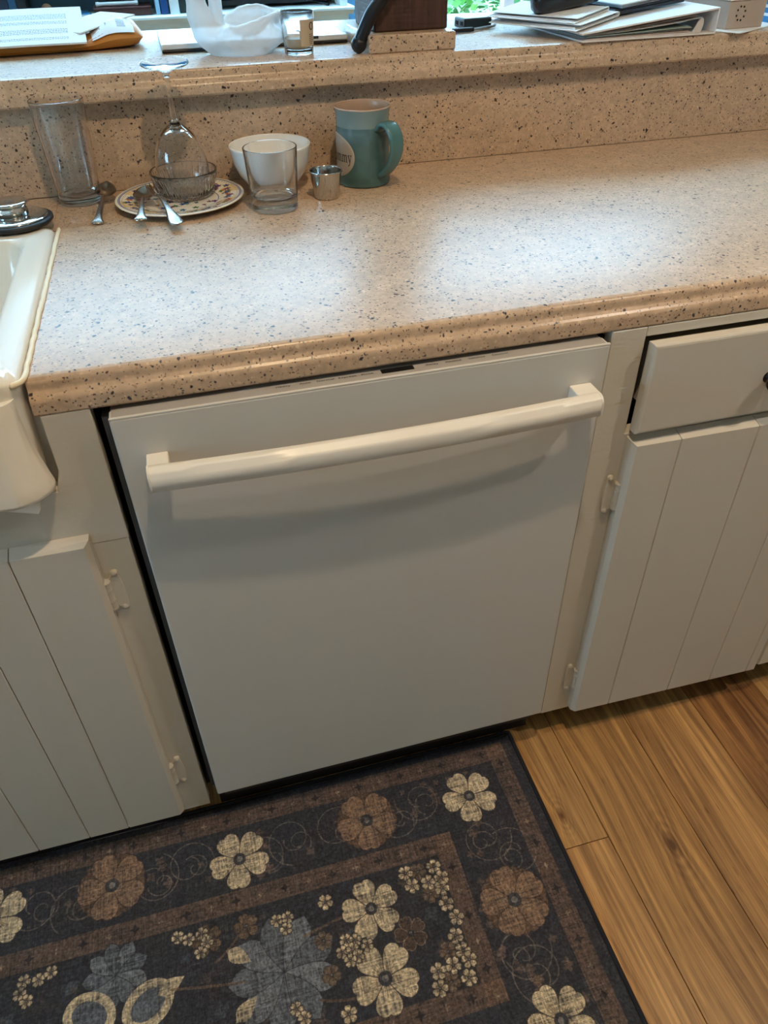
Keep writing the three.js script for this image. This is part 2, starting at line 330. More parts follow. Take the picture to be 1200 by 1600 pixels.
// ---------------------------------------------------------------- dishwasher
{
  const t = thing('dishwasher', 'white built-in dishwasher with a long bar handle under the stone worktop', 'dishwasher');
  const W = 0.603;
  mesh('door_panel', bx(0.001, W, 0.110, 0.866, -0.0225, 0, 0.003), M.applianceWhite, t);
  // top edge with the controls, sloping back under the worktop
  const top = mesh('control_strip', bx(0.003, W - 0.003, 0.845, 0.8655, -0.05, -0.0228, 0.0006), M.stripGrey, t);
  mesh('strip_front', bx(0.004, W - 0.004, 0.8659, 0.8664, -0.0226, -0.0042, 0), M.stripGrey, top);
  const cv = canvas(2048, 64, (c) => {
    c.clearRect(0, 0, 2048, 64); c.fillStyle = '#26262b'; c.font = '26px sans-serif'; c.textAlign = 'center'; c.textBaseline = 'middle';
    const q = (x) => x / 0.5 * 2048;
    [[0.105, 'Heavy'], [0.131, 'Auto'], [0.155, 'Normal'], [0.181, 'Express'], [0.205, 'Rinse'], [0.285, 'Delay'], [0.312, 'Heated'], [0.342, 'Sanitize'], [0.372, 'Control']].forEach(([x, s]) => c.fillText(s, q(x), 32));
    c.fillStyle = '#0c0c10'; c.fillRect(q(0.222), 6, q(0.04), 52);
  });
  const lab = new THREE.PlaneGeometry(0.5, 0.012); lab.rotateX(-Math.PI / 2); lab.translate(0.34, 0.8667, -0.0165);
  mesh('control_lettering', lab, std({ map: ctex(cv), transparent: true, alphaTest: 0.3, roughness: 0.5 }), top);
  mesh('door_edge_trim', bx(0.0012, W - 0.0002, 0.8645, 0.8676, -0.004, -0.0002, 0.0012), M.applianceWhite, t);
  // bar handle with two square brackets
  const y0 = 0.7875, y1 = 0.8185, n = 30, rings = [];
  for (let i = 0; i <= n; i++) {
    const u = i / n, x = 0.0315 + u * 0.5465, bow = 0.009 * (1 - (2 * u - 1) ** 2), ring = [];
    for (let k = 0; k < 18; k++) {                            // D section, the round side to the front
      const a = k / 18 * 2 * Math.PI, c = Math.cos(a), s = Math.sin(a);
      const zz = c > 0 ? Math.pow(c, 0.8) * 0.0135 : -Math.pow(-c, 0.55) * 0.008, yy = Math.sign(s) * Math.pow(Math.abs(s), 0.72) * (y1 - y0) / 2;
      ring.push([x, (y0 + y1) / 2 + yy, 0.030 + bow + zz]);
    }
    rings.push(ring);
  }
  mesh('handle_bar', toCreasedNormals(loft(rings, true, [true, true]), 0.9), M.handleWhite, t);
  for (const [a, b] of [[0.0303, 0.0548], [0.5535, 0.5835]]) mesh('handle_bracket', bx(a, b, 0.7925, 0.8168, 0.0002, 0.029, 0.0018), M.handleWhite, t);
  for (const [x, k] of [[0.0298, 0], [0.5781, n]]) { const cap = [0, 0.0004, 0.0026, 0.003].map((o, i) => rings[k].map(([, y, z]) => { const f = i % 3 ? 1.03 : 0.97; return [x + o, (y0 + y1) / 2 + (y - (y0 + y1) / 2) * f, 0.030 + (z - 0.030) * f]; })); mesh('handle_end_cap', loft(cap, true, [true, true]), M.handleWhite, t); }
  mesh('side_trim', bx(-0.0085, 0.0005, 0.105, 0.858, -0.05, -0.024, 0.001), M.darkTrim, t);
  mesh('tub', bx(-0.004, W + 0.003, 0.105, 0.85, -0.6, -0.053, 0), M.void, t);
  mesh('kick_plate', bx(-0.004, W + 0.003, 0.0, 0.094, -0.068, -0.052, 0.001), M.toeKick, t);
  mesh('door_gasket', bx(0.012, W - 0.012, 0.095, 0.1095, -0.05, -0.006, 0.002), M.rubber, t);
}
// ---------------------------------------------------------------- hinges, built once and copied
function hinge(parent, x, y, z, side, turn = 0) {             // side: where the barrel lies, -1 left, +1 right
  const h = new THREE.Group(); h.name = 'hinge'; h.position.set(x, y, z); h.rotation.y = turn; parent.add(h);
  const s = new THREE.Shape(), w = 0.0115;
  s.moveTo(-0.0035, 0.033); s.bezierCurveTo(-0.0035, 0.0375, 0.0045, 0.0375, 0.0045, 0.033); s.bezierCurveTo(0.0048, 0.028, 0.0085, 0.024, w, 0.021); s.lineTo(w, -0.021);
  s.bezierCurveTo(0.0085, -0.0215, 0.0055, -0.023, 0.0045, -0.027); s.bezierCurveTo(0.0045, -0.0335, -0.0045, -0.0335, -0.0045, -0.027); s.bezierCurveTo(-0.0065, -0.012, -0.0065, 0.012, -0.0045, 0.02); s.bezierCurveTo(-0.004, 0.025, -0.0035, 0.03, -0.0035, 0.033);
  const g = new THREE.ExtrudeGeometry(s, { depth: 0.0024, bevelEnabled: true, bevelThickness: 0.001, bevelSize: 0.0008, bevelSegments: 2 });
  if (side < 0) { g.scale(-1, 1, 1); const p = g.index; const q = g.attributes.position.array, nn = g.attributes.normal.array; for (let i = 0; i < q.length; i += 9) for (let k = 0; k < 3; k++) { [q[i + 3 + k], q[i + 6 + k]] = [q[i + 6 + k], q[i + 3 + k]]; [nn[i + 3 + k], nn[i + 6 + k]] = [nn[i + 6 + k], nn[i + 3 + k]]; } }
  mesh('hinge_leaf', boxUV(g), M.paintCream, h);
  const bar = [new THREE.CylinderGeometry(0.0056, 0.0056, 0.042, 16).toNonIndexed()];
  for (const yy of [-0.0225, -0.0095, 0.0095, 0.0225]) bar.push(new THREE.CylinderGeometry(0.0062, 0.0062, 0.003, 16).toNonIndexed().translate(0, yy, 0));
  mesh('hinge_barrel', join(bar), M.paintCream, h, [side * 0.0135, 0, 0.006]);
  const screw = lathe([[0, 0.004], [0.0026, 0.0036], [0.0042, 0.0018], [0.0045, 0]], 16); screw.rotateX(Math.PI / 2);
  mesh('screw', screw, M.paintCream, h, [side * 0.0005, 0.0325, 0.0026]);
  mesh('screw', screw, M.paintCream, h, [0, -0.0272, 0.0026]);
}
// a door of upright tongued boards; sub-parts are the boards
function boardDoor(parent, edges, y0, y1, z0, z1, x0 = 0) {
  const d = new THREE.Group(); d.name = 'door'; parent.add(d);
  for (let i = 0; i < edges.length - 1; i++) {
    const a = edges[i] + (i ? 0.0006 : 0), b = edges[i + 1] - (i < edges.length - 2 ? 0.0006 : 0), c = 0.0009, e = 0.0068;
    const l = i ? c : e, r = i < edges.length - 2 ? c : e;    // small bevels at the joints, wider ones round the door
    const s = new THREE.Shape([[a, z0], [b, z0], [b, z1 - r], [b - r, z1], [a + l, z1], [a, z1 - l]].map(([x, z]) => new THREE.Vector2(x, z)));
    const g = new THREE.ExtrudeGeometry(s, { depth: y1 - y0, bevelEnabled: false });
    g.applyMatrix4(new THREE.Matrix4().set(1, 0, 0, 0, 0, 0, -1, y1, 0, 1, 0, 0, 0, 0, 0, 1));
    const p = g.attributes.position;                          // bevel the top edge back
    for (let k = 0; k < p.count; k++) if (p.getY(k) > y1 - 1e-4 && p.getZ(k) > z1 - 0.006) p.setY(k, y1 - 0.006);
    const top = g.toNonIndexed(); top.computeVertexNormals();
    mesh('plank', boxUV(top), M.paint, d);
  }
  mesh('door_batten', bx(edges[0] + 0.02, edges[edges.length - 1] - 0.02, y0 + 0.08, y0 + 0.13, z0 - 0.012, z0 - 0.0003, 0.001), M.paint, d);
  return d;
}
// ---------------------------------------------------------------- cabinet under the sink (left)
{
  const t = thing('sink_cabinet', 'off-white painted cabinet under the sink with an upright-board door, left of the dishwasher', 'cabinet');
  const fz0 = -0.042, fz1 = -0.02;
  mesh('stile', bx(-0.1, -0.018, 0.058, 0.687, fz0, fz1, 0.0012), M.paintCream, t);
  // upper rail, notched for the sink's front
  const s = new THREE.Shape([[-0.018, 0.6878], [-0.018, 0.8718], [-0.068, 0.8718], [-0.0685, 0.8], [-0.078, 0.771], [-0.9, 0.771], [-0.9, 0.6878]].map(([x, y]) => new THREE.Vector2(x, y)));
  const g = new THREE.ExtrudeGeometry(s, { depth: 0.021, bevelEnabled: true, bevelThickness: 0.001, bevelSize: 0.001, bevelSegments: 1 }); g.translate(0, 0, fz0 + 0.0005);
  mesh('upper_rail', boxUV(g), M.paintCream, t);
  mesh('notch_backing', bx(-0.15, -0.05, 0.74, 0.871, -0.052, fz0 - 0.0004, 0.001), M.paintCream, t);
  mesh('lower_rail', bx(-0.9, -0.1005, 0.058, 0.13, fz0, fz1, 0.001), M.paintCream, t);
  mesh('side_panel', bx(-0.037, -0.0205, 0.058, 0.866, -0.6, fz0 - 0.0005, 0), M.void, t);
  mesh('toe_board', bx(-0.9, -0.012, 0, 0.0575, -0.115, -0.1, 0), M.toeKick, t);
  mesh('back_panel', bx(-0.9, -0.04, 0.1, 0.74, -0.56, -0.55, 0), M.void, t);
  boardDoor(t, [-0.52, -0.45, -0.383, -0.3, -0.2182, -0.154, -0.0612], 0.0785, 0.7035, -0.0195, -0.0005);
  hinge(t, -0.047, 0.6025, -0.0195, -1);
  hinge(t, -0.0475, 0.182, -0.0195, -1);
}
// ---------------------------------------------------------------- drawer cabinet (right)
{
  const t = thing('drawer_cabinet', 'off-white painted cabinet with a drawer over an upright-board door, right of the dishwasher', 'cabinet');
  const fz0 = -0.042, fz1 = -0.0195;
  const st = new THREE.Shape([[0.6152, 0.078], [0.692, 0.078], [0.692, 0.7103], [0.6645, 0.7103], [0.6645, 0.8718], [0.6152, 0.8718]].map(([x, y]) => new THREE.Vector2(x, y)));
  const sg = new THREE.ExtrudeGeometry(st, { depth: 0.0205, bevelEnabled: true, bevelThickness: 0.001, bevelSize: 0.001, bevelOffset: -0.001, bevelSegments: 1 }); sg.translate(0, 0, fz0 + 0.001);
  mesh('stile', boxUV(sg), M.paintCream, t);
  mesh('gap_strip', bx(0.6065, 0.6148, 0.078, 0.86, -0.06, -0.036, 0), M.void, t);
  mesh('stile', bx(1.064, 1.084, 0.078, 0.8718, fz0, fz1, 0.001), M.paintCream, t);
  mesh('upper_rail', bx(0.665, 1.0635, 0.8585, 0.8718, fz0, fz1, 0.001), M.paintCream, t);
  mesh('middle_rail', bx(0.6925, 1.0635, 0.69, 0.73, fz0, fz1, 0.001), M.paintCream, t);
  mesh('side_panel', bx(0.6152, 0.628, 0.078, 0.866, -0.6, fz0 - 0.0005, 0), M.paint, t);
  mesh('inside', bx(0.629, 1.5, 0.08, 0.866, -0.58, -0.075, 0), M.void, t);
  mesh('toe_board', bx(0.607, 1.7, 0, 0.0775, -0.115, -0.1, 0), M.toeKick, t);
  const d = new THREE.Group(); d.name = 'drawer'; t.add(d);
  { // bevelled drawer front, lipped over the opening
    const f = new THREE.Shape([[0.6685, 0.7185], [1.0625, 0.7185], [1.0625, 0.8535], [0.6685, 0.8535]].map(([x, y]) => new THREE.Vector2(x, y)));
    const g = new THREE.ExtrudeGeometry(f, { depth: 0.0105, bevelEnabled: true, bevelThickness: 0.0042, bevelSize: 0.005, bevelOffset: -0.005, bevelSegments: 3 });
    g.translate(0, 0, -0.0152);
    mesh('drawer_front', boxUV(g), M.paint, d);
    mesh('drawer_box', bx(0.69, 1.045, 0.745, 0.83, -0.07, -0.0198, 0), M.paint, d);
    const k = lathe([[0, 0.026], [0.007, 0.0255], [0.0125, 0.022], [0.0145, 0.017], [0.013, 0.0125], [0.0085, 0.0095], [0.006, 0.006], [0.0062, 0.002], [0.009, 0]], 32); k.rotateX(Math.PI / 2);
    mesh('knob', k, M.knob, d, [0.86, 0.7785, -0.0006]);
  }
  const door = boardDoor(t, [0, 0.0765, 0.202, 0.294, 0.376, 0.402], -0.306, 0.3095, -0.0002, 0.0205);
  door.position.set(0.668, 0.3965, -0.019); door.rotation.y = -0.018;
  hinge(t, 0.6548, 0.604, -0.0185, 1);
  hinge(t, 0.656, 0.176, -0.0185, 1);
}
{
  const t = thing('base_cabinet', 'off-white painted cabinet just beyond the drawer cabinet, at the right edge', 'cabinet');
  mesh('stile', bx(1.0848, 1.1, 0.078, 0.8718, -0.042, -0.0195, 0.001), M.paintCream, t);
  mesh('upper_rail', bx(1.1005, 1.5, 0.8, 0.8718, -0.042, -0.0195, 0.001), M.paintCream, t);
  boardDoor(t, [1.073, 1.18, 1.27, 1.37, 1.49], 0.09, 0.71, -0.019, 0.001);
}
// ---------------------------------------------------------------- sink
{
  const t = thing('sink', 'white glazed apron sink set into the stone worktop at the left', 'sink', [0, 0, 0], -0.0166);
  const X0 = -0.84, X1 = -0.0755, Z0 = -0.505, Z1 = -0.006;
  const o = (i, y, r) => ringRect(X0 + i, X1 - i, Z0 + i, Z1 - i, r, y);
  const n = (i, y, r) => ringRect(X0 + 0.05 + i, X1 - 0.041 - i, Z0 + 0.06 + i, Z1 - 0.05 - i, r, y);
  const rings = [o(0.012, 0.74, 0.02), o(0.004, 0.9, 0.02), o(0.0015, 0.9155, 0.02), o(0.004, 0.9205, 0.02), o(0.009, 0.9235, 0.02), o(0.014, 0.9245, 0.022),
    n(-0.008, 0.9245, 0.03), n(-0.003, 0.9235, 0.034), n(0, 0.919, 0.036), n(0.002, 0.912, 0.038), n(0.012, 0.78, 0.05), n(0.03, 0.715, 0.06), n(0.06, 0.702, 0.06), n(0.2, 0.698, 0.03)];
  mesh('basin', toCreasedNormals(loft(rings, true, [false, true]), 1.2), M.fireclay, t);
  // front apron: bulges forward and flares out towards its lower corner
  const ap = [];
  for (let i = 0; i <= 22; i++) {
    const u = i / 22, y = 0.9 - u * 0.126, s = Math.sin(Math.PI * Math.min(1, u * 1.02)), flare = Math.pow(u, 2.2);
    const low = u > 0.86 ? (u - 0.86) / 0.14 : 0, zf = 0.003 + 0.026 * Math.pow(u, 0.75) - 0.030 * low * low, xr = -0.086 - 0.004 * s * (1 - u) + 0.013 * flare - 0.009 * low * low, r = 0.024 + 0.02 * u;
    const ring = [], zb = -0.019;
    ring.push([-0.84, y, zb], [-0.84, y, zf]);
    for (let k = 0; k <= 12; k++) { const a = k / 12 * Math.PI / 2; ring.push([xr - r + r * Math.sin(a), y, zf - Math.min(r, zf - zb) * (1 - Math.cos(a))]); }
    ring.push([xr, y, zb]);
    ap.push(ring.reverse());
  }
  mesh('apron', toCreasedNormals(loft(ap.reverse(), true, [true, true]), 0.8), M.fireclay, t);
  // bead of sealant along the worktop
  const pts = [];
  for (let i = 0; i <= 40; i++) { const u = i / 40; pts.push([-0.0725 + rnd(-0.0006, 0.0006), 0.9155 + rnd(-0.0004, 0.0004), -0.505 + u * 0.474]); }
  pts.push([-0.0738, 0.9153, -0.024], [-0.0775, 0.9152, -0.0175], [-0.0835, 0.9152, -0.013]);
  mesh('sealant_bead', join([tube(pts, 0.0031, 160, 8), ...[pts[0], pts[pts.length - 1]].map((q) => new THREE.SphereGeometry(0.0031, 10, 8).translate(...q))]), std({ color: 0xf3e6c8, roughness: 0.55 }), t);
}
{
  const t = thing('sink_stopper', 'black rubber and chrome sink stopper with a round grip on the sink rim', 'stopper', [-0.1256, 0.9262, -0.52]); t.scale.set(0.935, 0.95, 0.935);
  mesh('rubber_disc', lathe([[0, 0], [0.05, 0], [0.058, 0.001], [0.061, 0.004], [0.0605, 0.008], [0.056, 0.0095], [0, 0.0095]]), M.rubber, t);
  mesh('chrome_flange', lathe([[0, 0.0095], [0.0535, 0.0095], [0.0545, 0.0108], [0.052, 0.0122], [0.044, 0.0142], [0.034, 0.015], [0.03, 0.0165], [0, 0.0165]]), M.chrome, t);
  mesh('chrome_grip', lathe([[0, 0.016], [0.026, 0.016], [0.0255, 0.022], [0.0245, 0.026], [0.0255, 0.0285], [0.0285, 0.0305], [0.029, 0.033], [0.0275, 0.0348], [0.02, 0.0352], [0.014, 0.0346], [0.012, 0.0355], [0, 0.0362]]), M.chrome, t);
}
// ---------------------------------------------------------------- rug
{
  const X0 = -0.945, X1 = 0.565, Z0 = -0.043, Z1 = 0.559, K = 1356;
  const W = 2048, H = Math.round((Z1 - Z0) * K);
  const cv = canvas(W, H, (c) => {
    const q = (x) => (x / 1000 - X0) * K, r = (z) => (z / 1000 + 0.0502) * K, s = K / 1000;
    c.fillStyle = '#3a3a41'; c.fillRect(0, 0, W, H);
    for (let i = 0; i < 900; i++) { c.fillStyle = ['rgba(94,76,66,.10)', 'rgba(44,46,56,.16)', 'rgba(80,74,72,.12)'][i % 3]; c.beginPath(); c.ellipse(rnd(0, W), rnd(0, H), rnd(10, 60), rnd(6, 26), rnd(0, 3), 0, 7); c.fill(); }
    const band = (x0, z0, x1, z1) => { c.fillStyle = 'rgba(124,98,82,.7)'; c.fillRect(q(x0), r(z0), (x1 - x0) * s, (z1 - z0) * s); };
    const frame = (i, w) => { band(-945 + i, -50 + i * 0.7, 565 - i, -50 + i * 0.7 + w); band(-945 + i, 552 - i * 0.7 - w, 565 - i, 552 - i * 0.7); band(-945 + i, -50 + i * 0.7, -945 + i + w, 552 - i * 0.7); band(565 - i - w, -50 + i * 0.7, 565 - i, 552 - i * 0.7); };
    frame(24, 34);
    for (const [x0, z0, x1, z1] of [[-755, 113, 384, 147], [-755, 355, 384, 389], [-755, 113, -721, 389], [350, 113, 384, 389]]) band(x0, z0, x1, z1);
    // small marks along the bands
    const mark = (x, z, k) => { c.fillStyle = k ? 'rgba(170,146,122,.75)' : 'rgba(50,46,50,.9)'; c.beginPath(); for (let i = 0; i < 8; i++) { const a = i * 0.785, d = (i % 2 ? 3 : 7) * s * (k ? 0.8 : 1.25); c.lineTo(q(x) + d * Math.cos(a), r(z) + d * Math.sin(a)); } c.fill(); };
    for (let x = -900, i = 0; x < 560; x += 41, i++) { mark(x, -16, i % 2); mark(x, 518, i % 2); if (x > -740 && x < 370) { mark(x, 130, i % 2); mark(x, 372, i % 2); } }
    for (let z = 10, i = 0; z < 540; z += 41, i++) { mark(524, z, i % 2); mark(-904, z, i % 2); if (z > 130 && z < 380) { mark(367, z, i % 2); mark(-738, z, i % 2); } }
    // scrolls
    c.lineWidth = 2.2 * s; c.lineCap = 'round';
    const scroll = (x, z, R, a0, turns, col) => { c.strokeStyle = col; c.beginPath(); for (let i = 0; i <= 60; i++) { const u = i / 60, a = a0 + turns * 6.283 * u, d = R * (1 - 0.72 * u); c.lineTo(q(x) + d * s * Math.cos(a), r(z) + d * s * Math.sin(a)); } c.stroke(); };
    const sc = 'rgba(138,120,106,.65)';
    const row = [[191, 52], [109, 50], [350, 40], [-129, 57], [-70, 46], [-255, 66], [-321, 48], [295, 62], [-440, 50], [60, 70]];
    row.forEach(([x, z], i) => { scroll(x, z, 46, i * 1.7, i % 2 ? 1.25 : -1.25, sc); scroll(x + 12, z + 8, 24, i, i % 2 ? -1 : 1, sc); });
    [[441, 141], [445, 363], [480, 180], [430, 330], [470, 470]].forEach(([x, z], i) => { scroll(x, z, 48, i * 2.1, 1.3, sc); scroll(x - 8, z + 6, 22, i, -1.1, sc); });
    const bud = (x, z, R, col) => { for (let i = 0; i < 4; i++) { c.fillStyle = col; c.beginPath(); const a = i * 1.57 + x; c.ellipse(q(x) + R * 0.55 * s * Math.cos(a), r(z) + R * 0.55 * s * Math.sin(a), R * 0.55 * s, R * 0.4 * s, a, 0, 7); c.fill(); } };
    for (let i = 0; i < 90; i++) { const x = rnd(-900, 500), z = i % 3 ? rnd(5, 100) : rnd(400, 500); bud(x, z, rnd(5, 9), 'rgba(128,104,88,.6)'); }
    for (let i = 0; i < 34; i++) bud(rnd(392, 500), rnd(100, 500), rnd(5, 10), 'rgba(128,104,88,.6)');
    for (let i = 0; i < 60; i++) bud(rnd(-700, 330), rnd(155, 345), rnd(6, 13), i % 2 ? 'rgba(104,88,80,.5)' : 'rgba(92,96,104,.45)');
    const petal = (L, w, notch) => { c.beginPath(); c.moveTo(0, 0); c.bezierCurveTo(-w * 0.3, L * 0.2, -w * 1.25, L * 0.7, -w * 0.55, L * 0.97); c.quadraticCurveTo(-w * 0.2, L * 1.06, 0, L * (1 - notch)); c.quadraticCurveTo(w * 0.2, L * 1.06, w * 0.55, L * 0.97); c.bezierCurveTo(w * 1.25, L * 0.7, w * 0.3, L * 0.2, 0, 0); };
    const flower = (x, z, R, rot, col, edge, core, n = 5) => {
      c.save(); c.translate(q(x), r(z));
      for (let i = 0; i < n; i++) {
        c.save(); c.rotate(rot + i * 6.2832 / n);
        petal(R * s, R * s * 0.5, 0.05); c.fillStyle = col; c.fill(); c.strokeStyle = edge; c.lineWidth = 1.4 * s; c.stroke();
        c.strokeStyle = core; c.lineWidth = 0.8 * s; for (const k of [-2, -1, 0, 1, 2]) { c.beginPath(); c.moveTo(k * 1.2 * s, R * 0.16 * s); c.lineTo(k * R * 0.075 * s, R * (0.52 - 0.05 * Math.abs(k)) * s); c.stroke(); }
        c.restore();
      }
      c.fillStyle = '#4a484c'; c.beginPath(); c.arc(0, 0, R * 0.21 * s, 0, 7); c.fill(); c.fillStyle = '#8b8580'; c.beginPath(); c.arc(0, 0, R * 0.1 * s, 0, 7); c.fill();
      c.restore();
    };
    const CREAM = '#d6c09f', EDGE = 'rgba(60,52,50,.7)', BR = '#937560', BE = 'rgba(66,54,50,.6)', CORE = 'rgba(96,74,60,.55)', BCORE = 'rgba(188,164,132,.6)';
    // lotus heads in blue grey
    for (const [x, z, R] of [[-193, 191, 46], [62, 258, 78], [-450, 258, 78], [-193, 325, 46]]) for (let i = 0; i < 9; i++) { c.save(); c.translate(q(x), r(z)); c.rotate(i * 0.698 + 0.2); petal(R * s, R * s * 0.34, -0.12); c.fillStyle = i % 2 ? '#7d8086' : '#6c7077'; c.fill(); c.strokeStyle = 'rgba(46,46,54,.6)'; c.lineWidth = 1.2 * s; c.stroke(); c.restore(); }
    // cream arches round the middle
    for (const [x, z, a] of [[-231, 238, 0.5], [-145, 246, -0.5], [-190, 300, 3.14]]) { c.save(); c.translate(q(x), r(z)); c.rotate(a); c.strokeStyle = CREAM; c.lineWidth = 13 * s; c.beginPath(); c.ellipse(0, 0, 34 * s, 26 * s, 0, 0, 7); c.fillStyle = '#6b6f78'; c.fill(); c.stroke(); c.restore(); }
    for (const [x, z, a] of [[14, 229, 2.2], [16, 279, 0.9], [-89, 221, 1.2]]) { c.save(); c.translate(q(x), r(z)); c.rotate(a); petal(38 * s, 15 * s, -0.2); c.fillStyle = CREAM; c.fill(); c.restore(); }
    c.strokeStyle = 'rgba(128,100,82,.7)'; c.lineWidth = 4 * s;
    for (const [x0, z0, xm, zm, x1, z1] of [[-110, 235, -40, 250, 0, 255], [100, 215, 150, 205, 190, 200], [110, 312, 160, 330, 200, 318], [-40, 215, -10, 200, 20, 160]]) { c.beginPath(); c.moveTo(q(x0), r(z0)); c.quadraticCurveTo(q(xm), r(zm), q(x1), r(z1)); c.stroke(); }
    for (const [x, z, R, t] of [[-199, 46, 56, 0.3], [247, 52, 54, 0.1], [449, 254, 56, 0.5], [-640, 46, 56, 0.2], [-420, 440, 56, 0.3], [180, 450, 56, 0.2]]) { flower(x, z, R * 0.98, t + 0.63, '#6f5848', BE, BCORE); flower(x, z, R, t, BR, BE, BCORE); }
    for (const [x, z] of [[308, 166], [318, 207], [317, 299], [308, 341], [130, 230], [132, 282]]) flower(x, z, 15, x, '#7d6a5a', BE, CORE);
    flower(268, 257, 26, 0.4, '#5a4a42', 'rgba(150,128,106,.8)', CORE);
    flower(-51, 178, 24, 0.4, '#75604f', BE, CORE); flower(13, 174, 20, 0.4, '#75604f', BE, CORE);
    for (const [x, z, R, t] of [[16, 60, 51, 0.15], [442, 58, 50, 0.25], [216, 203, 48, 0.5], [211, 309, 52, 0.1], [447, 434, 50, 0.3], [-388, 50, 52, 0.4], [-600, 205, 48, 0.5], [-596, 309, 50, 0.1]]) flower(x, z, R, t, CREAM, EDGE, CORE);
    const small = '287 163 337 165 292 186 320 188 344 186 339 203 338 229 145 172 347 254 336 280 340 304 345 319 318 320 293 322 336 343 288 345 146 341 164 239 179 243 196 255 155 255 172 255 178 267 165 270 -96 161 -79 169 -58 166 -51 181 -62 194 62 179 80 179 75 196 -331 161 -309 165 -291 159 -336 178 -325 191 71 313 81 328'.split(' ').map(Number);
    for (let i = 0; i < small.length; i += 2) flower(small[i], small[i + 1], small[i] > 280 || small[i] === 145 || small[i] === 146 ? 13 : 10.5, i, CREAM, EDGE, CORE);
    // worn, woven look: thread by thread, faded towards the dark ground in streaks
    const im = c.getImageData(0, 0, W, H), D = im.data, G = [50, 49, 55];
    for (let y = 0; y < H; y++) for (let x = 0; x < W; x++) {
      const i = (y * W + x) * 4, warp = Math.sin(x * 2.1) * 0.5 + 0.5, weft = Math.sin(y * 2.1) * 0.5 + 0.5;
      const thread = 0.74 + 0.2 * warp + 0.2 * weft + 0.34 * (vn(x / 5, y / 2.4, 201) - 0.5) + 0.34 * (vn(x / 2.4, y / 5, 202) - 0.5);
      const streak = 0.55 * vn(x / 60, y / 2.6, 203) + 0.55 * vn(x / 2.6, y / 60, 204), blot = fbm(x / 34, y / 34, 205, 3);
      const worn = Math.min(0.8, Math.max(0, (streak - 0.56) * 1.5) + Math.max(0, blot - 0.5) * 0.9);
      for (let k = 0; k < 3; k++) D[i + k] = Math.min(255, (D[i + k] + (G[k] - D[i + k]) * worn) * thread);
      if (streak < 0.34) for (let k = 0; k < 3; k++) D[i + k] += [26, 20, 15][k] * (0.34 - streak) * 4;
    }
    c.putImageData(im, 0, 0);
  });
  const bump = ctex(pixels(256, 256, (x, y) => { const v = 128 + 60 * Math.sin(x / 256 * 6.283 * 32) * Math.cos(y / 256 * 6.283 * 32) + 60 * (vn(x / 4, y / 4, 91, 64, 64) - 0.5); return [v, v, v]; }), false, true);
  bump.repeat.set(16, 6.5);
  const t = thing('rug', 'dark charcoal rug printed with cream and brown flowers on the wood floor', 'rug');
  const g = bx(X0 + 0.004, X1 - 0.004, 0.0005, 0.006, Z0 + 0.004, Z1 - 0.004, 0.002), p = g.attributes.position, uv = g.attributes.uv;
  for (let i = 0; i < p.count; i++) uv.setXY(i, (p.getX(i) - X0) / (X1 - X0), 1 - (p.getZ(i) - Z0) / (Z1 - Z0));
  mesh('rug_pile', g, std({ map: ctex(cv), roughness: 0.95, bumpMap: bump, bumpScale: 0.0008 }), t);
  const e = std({ color: 0x1d1e25, roughness: 0.9 }), r = 0.0042;
  mesh('bound_edge', tube([[X0, r, Z0], [(X0 + X1) / 2, r, Z0 - 0.001], [X1, r, Z0], [X1 - 0.001, r, (Z0 + Z1) / 2], [X1, r, Z1], [(X0 + X1) / 2, r, Z1], [X0, r, Z1], [X0, r, (Z0 + Z1) / 2]].flatMap((v, i, a) => { const w = a[(i + 1) % a.length]; return [0, 0.05, 0.5, 0.95].map((u) => v.map((c, k) => c + (w[k] - c) * u)); }), r, 400, 8, true), e, t);
}
// ---------------------------------------------------------------- glasses and dishes on the worktop
const TOP = 0.9142;
const cup = (rb, rt, h, base, wall, bev = 0.003) => lathe([[0, 0.0006], [rb - bev - 0.004, 0], [rb - bev, 0], [rb - bev * 0.3, bev * 0.4], [rb, bev], [rt, h - 0.0006], [rt - wall * 0.5, h + 0.0004], [rt - wall, h - 0.0006], [rb + (rt - rb) * base / h - wall * 1.2, base + 0.006], [rb - wall * 2.6, base + 0.0015], [rb * 0.6, base], [0, base]], 96);
{
  const t = thing('highball_glass', 'tall clear tapered drinking glass standing empty beside the sink stopper', 'glass', [-0.0353, TOP, -0.6415]);
  mesh('glass_body', cup(0.0335, 0.0412, 0.1535, 0.013, 0.0022, 0.006), M.glass, t);
}
{
  const t = thing('tumbler_glass', 'short clear tumbler with a thick base in front of the white bowl', 'glass', [0.2695, TOP, -0.503]);
  mesh('glass_body', cup(0.036, 0.0419, 0.0925, 0.02, 0.0022, 0.004), M.glass, t);
}
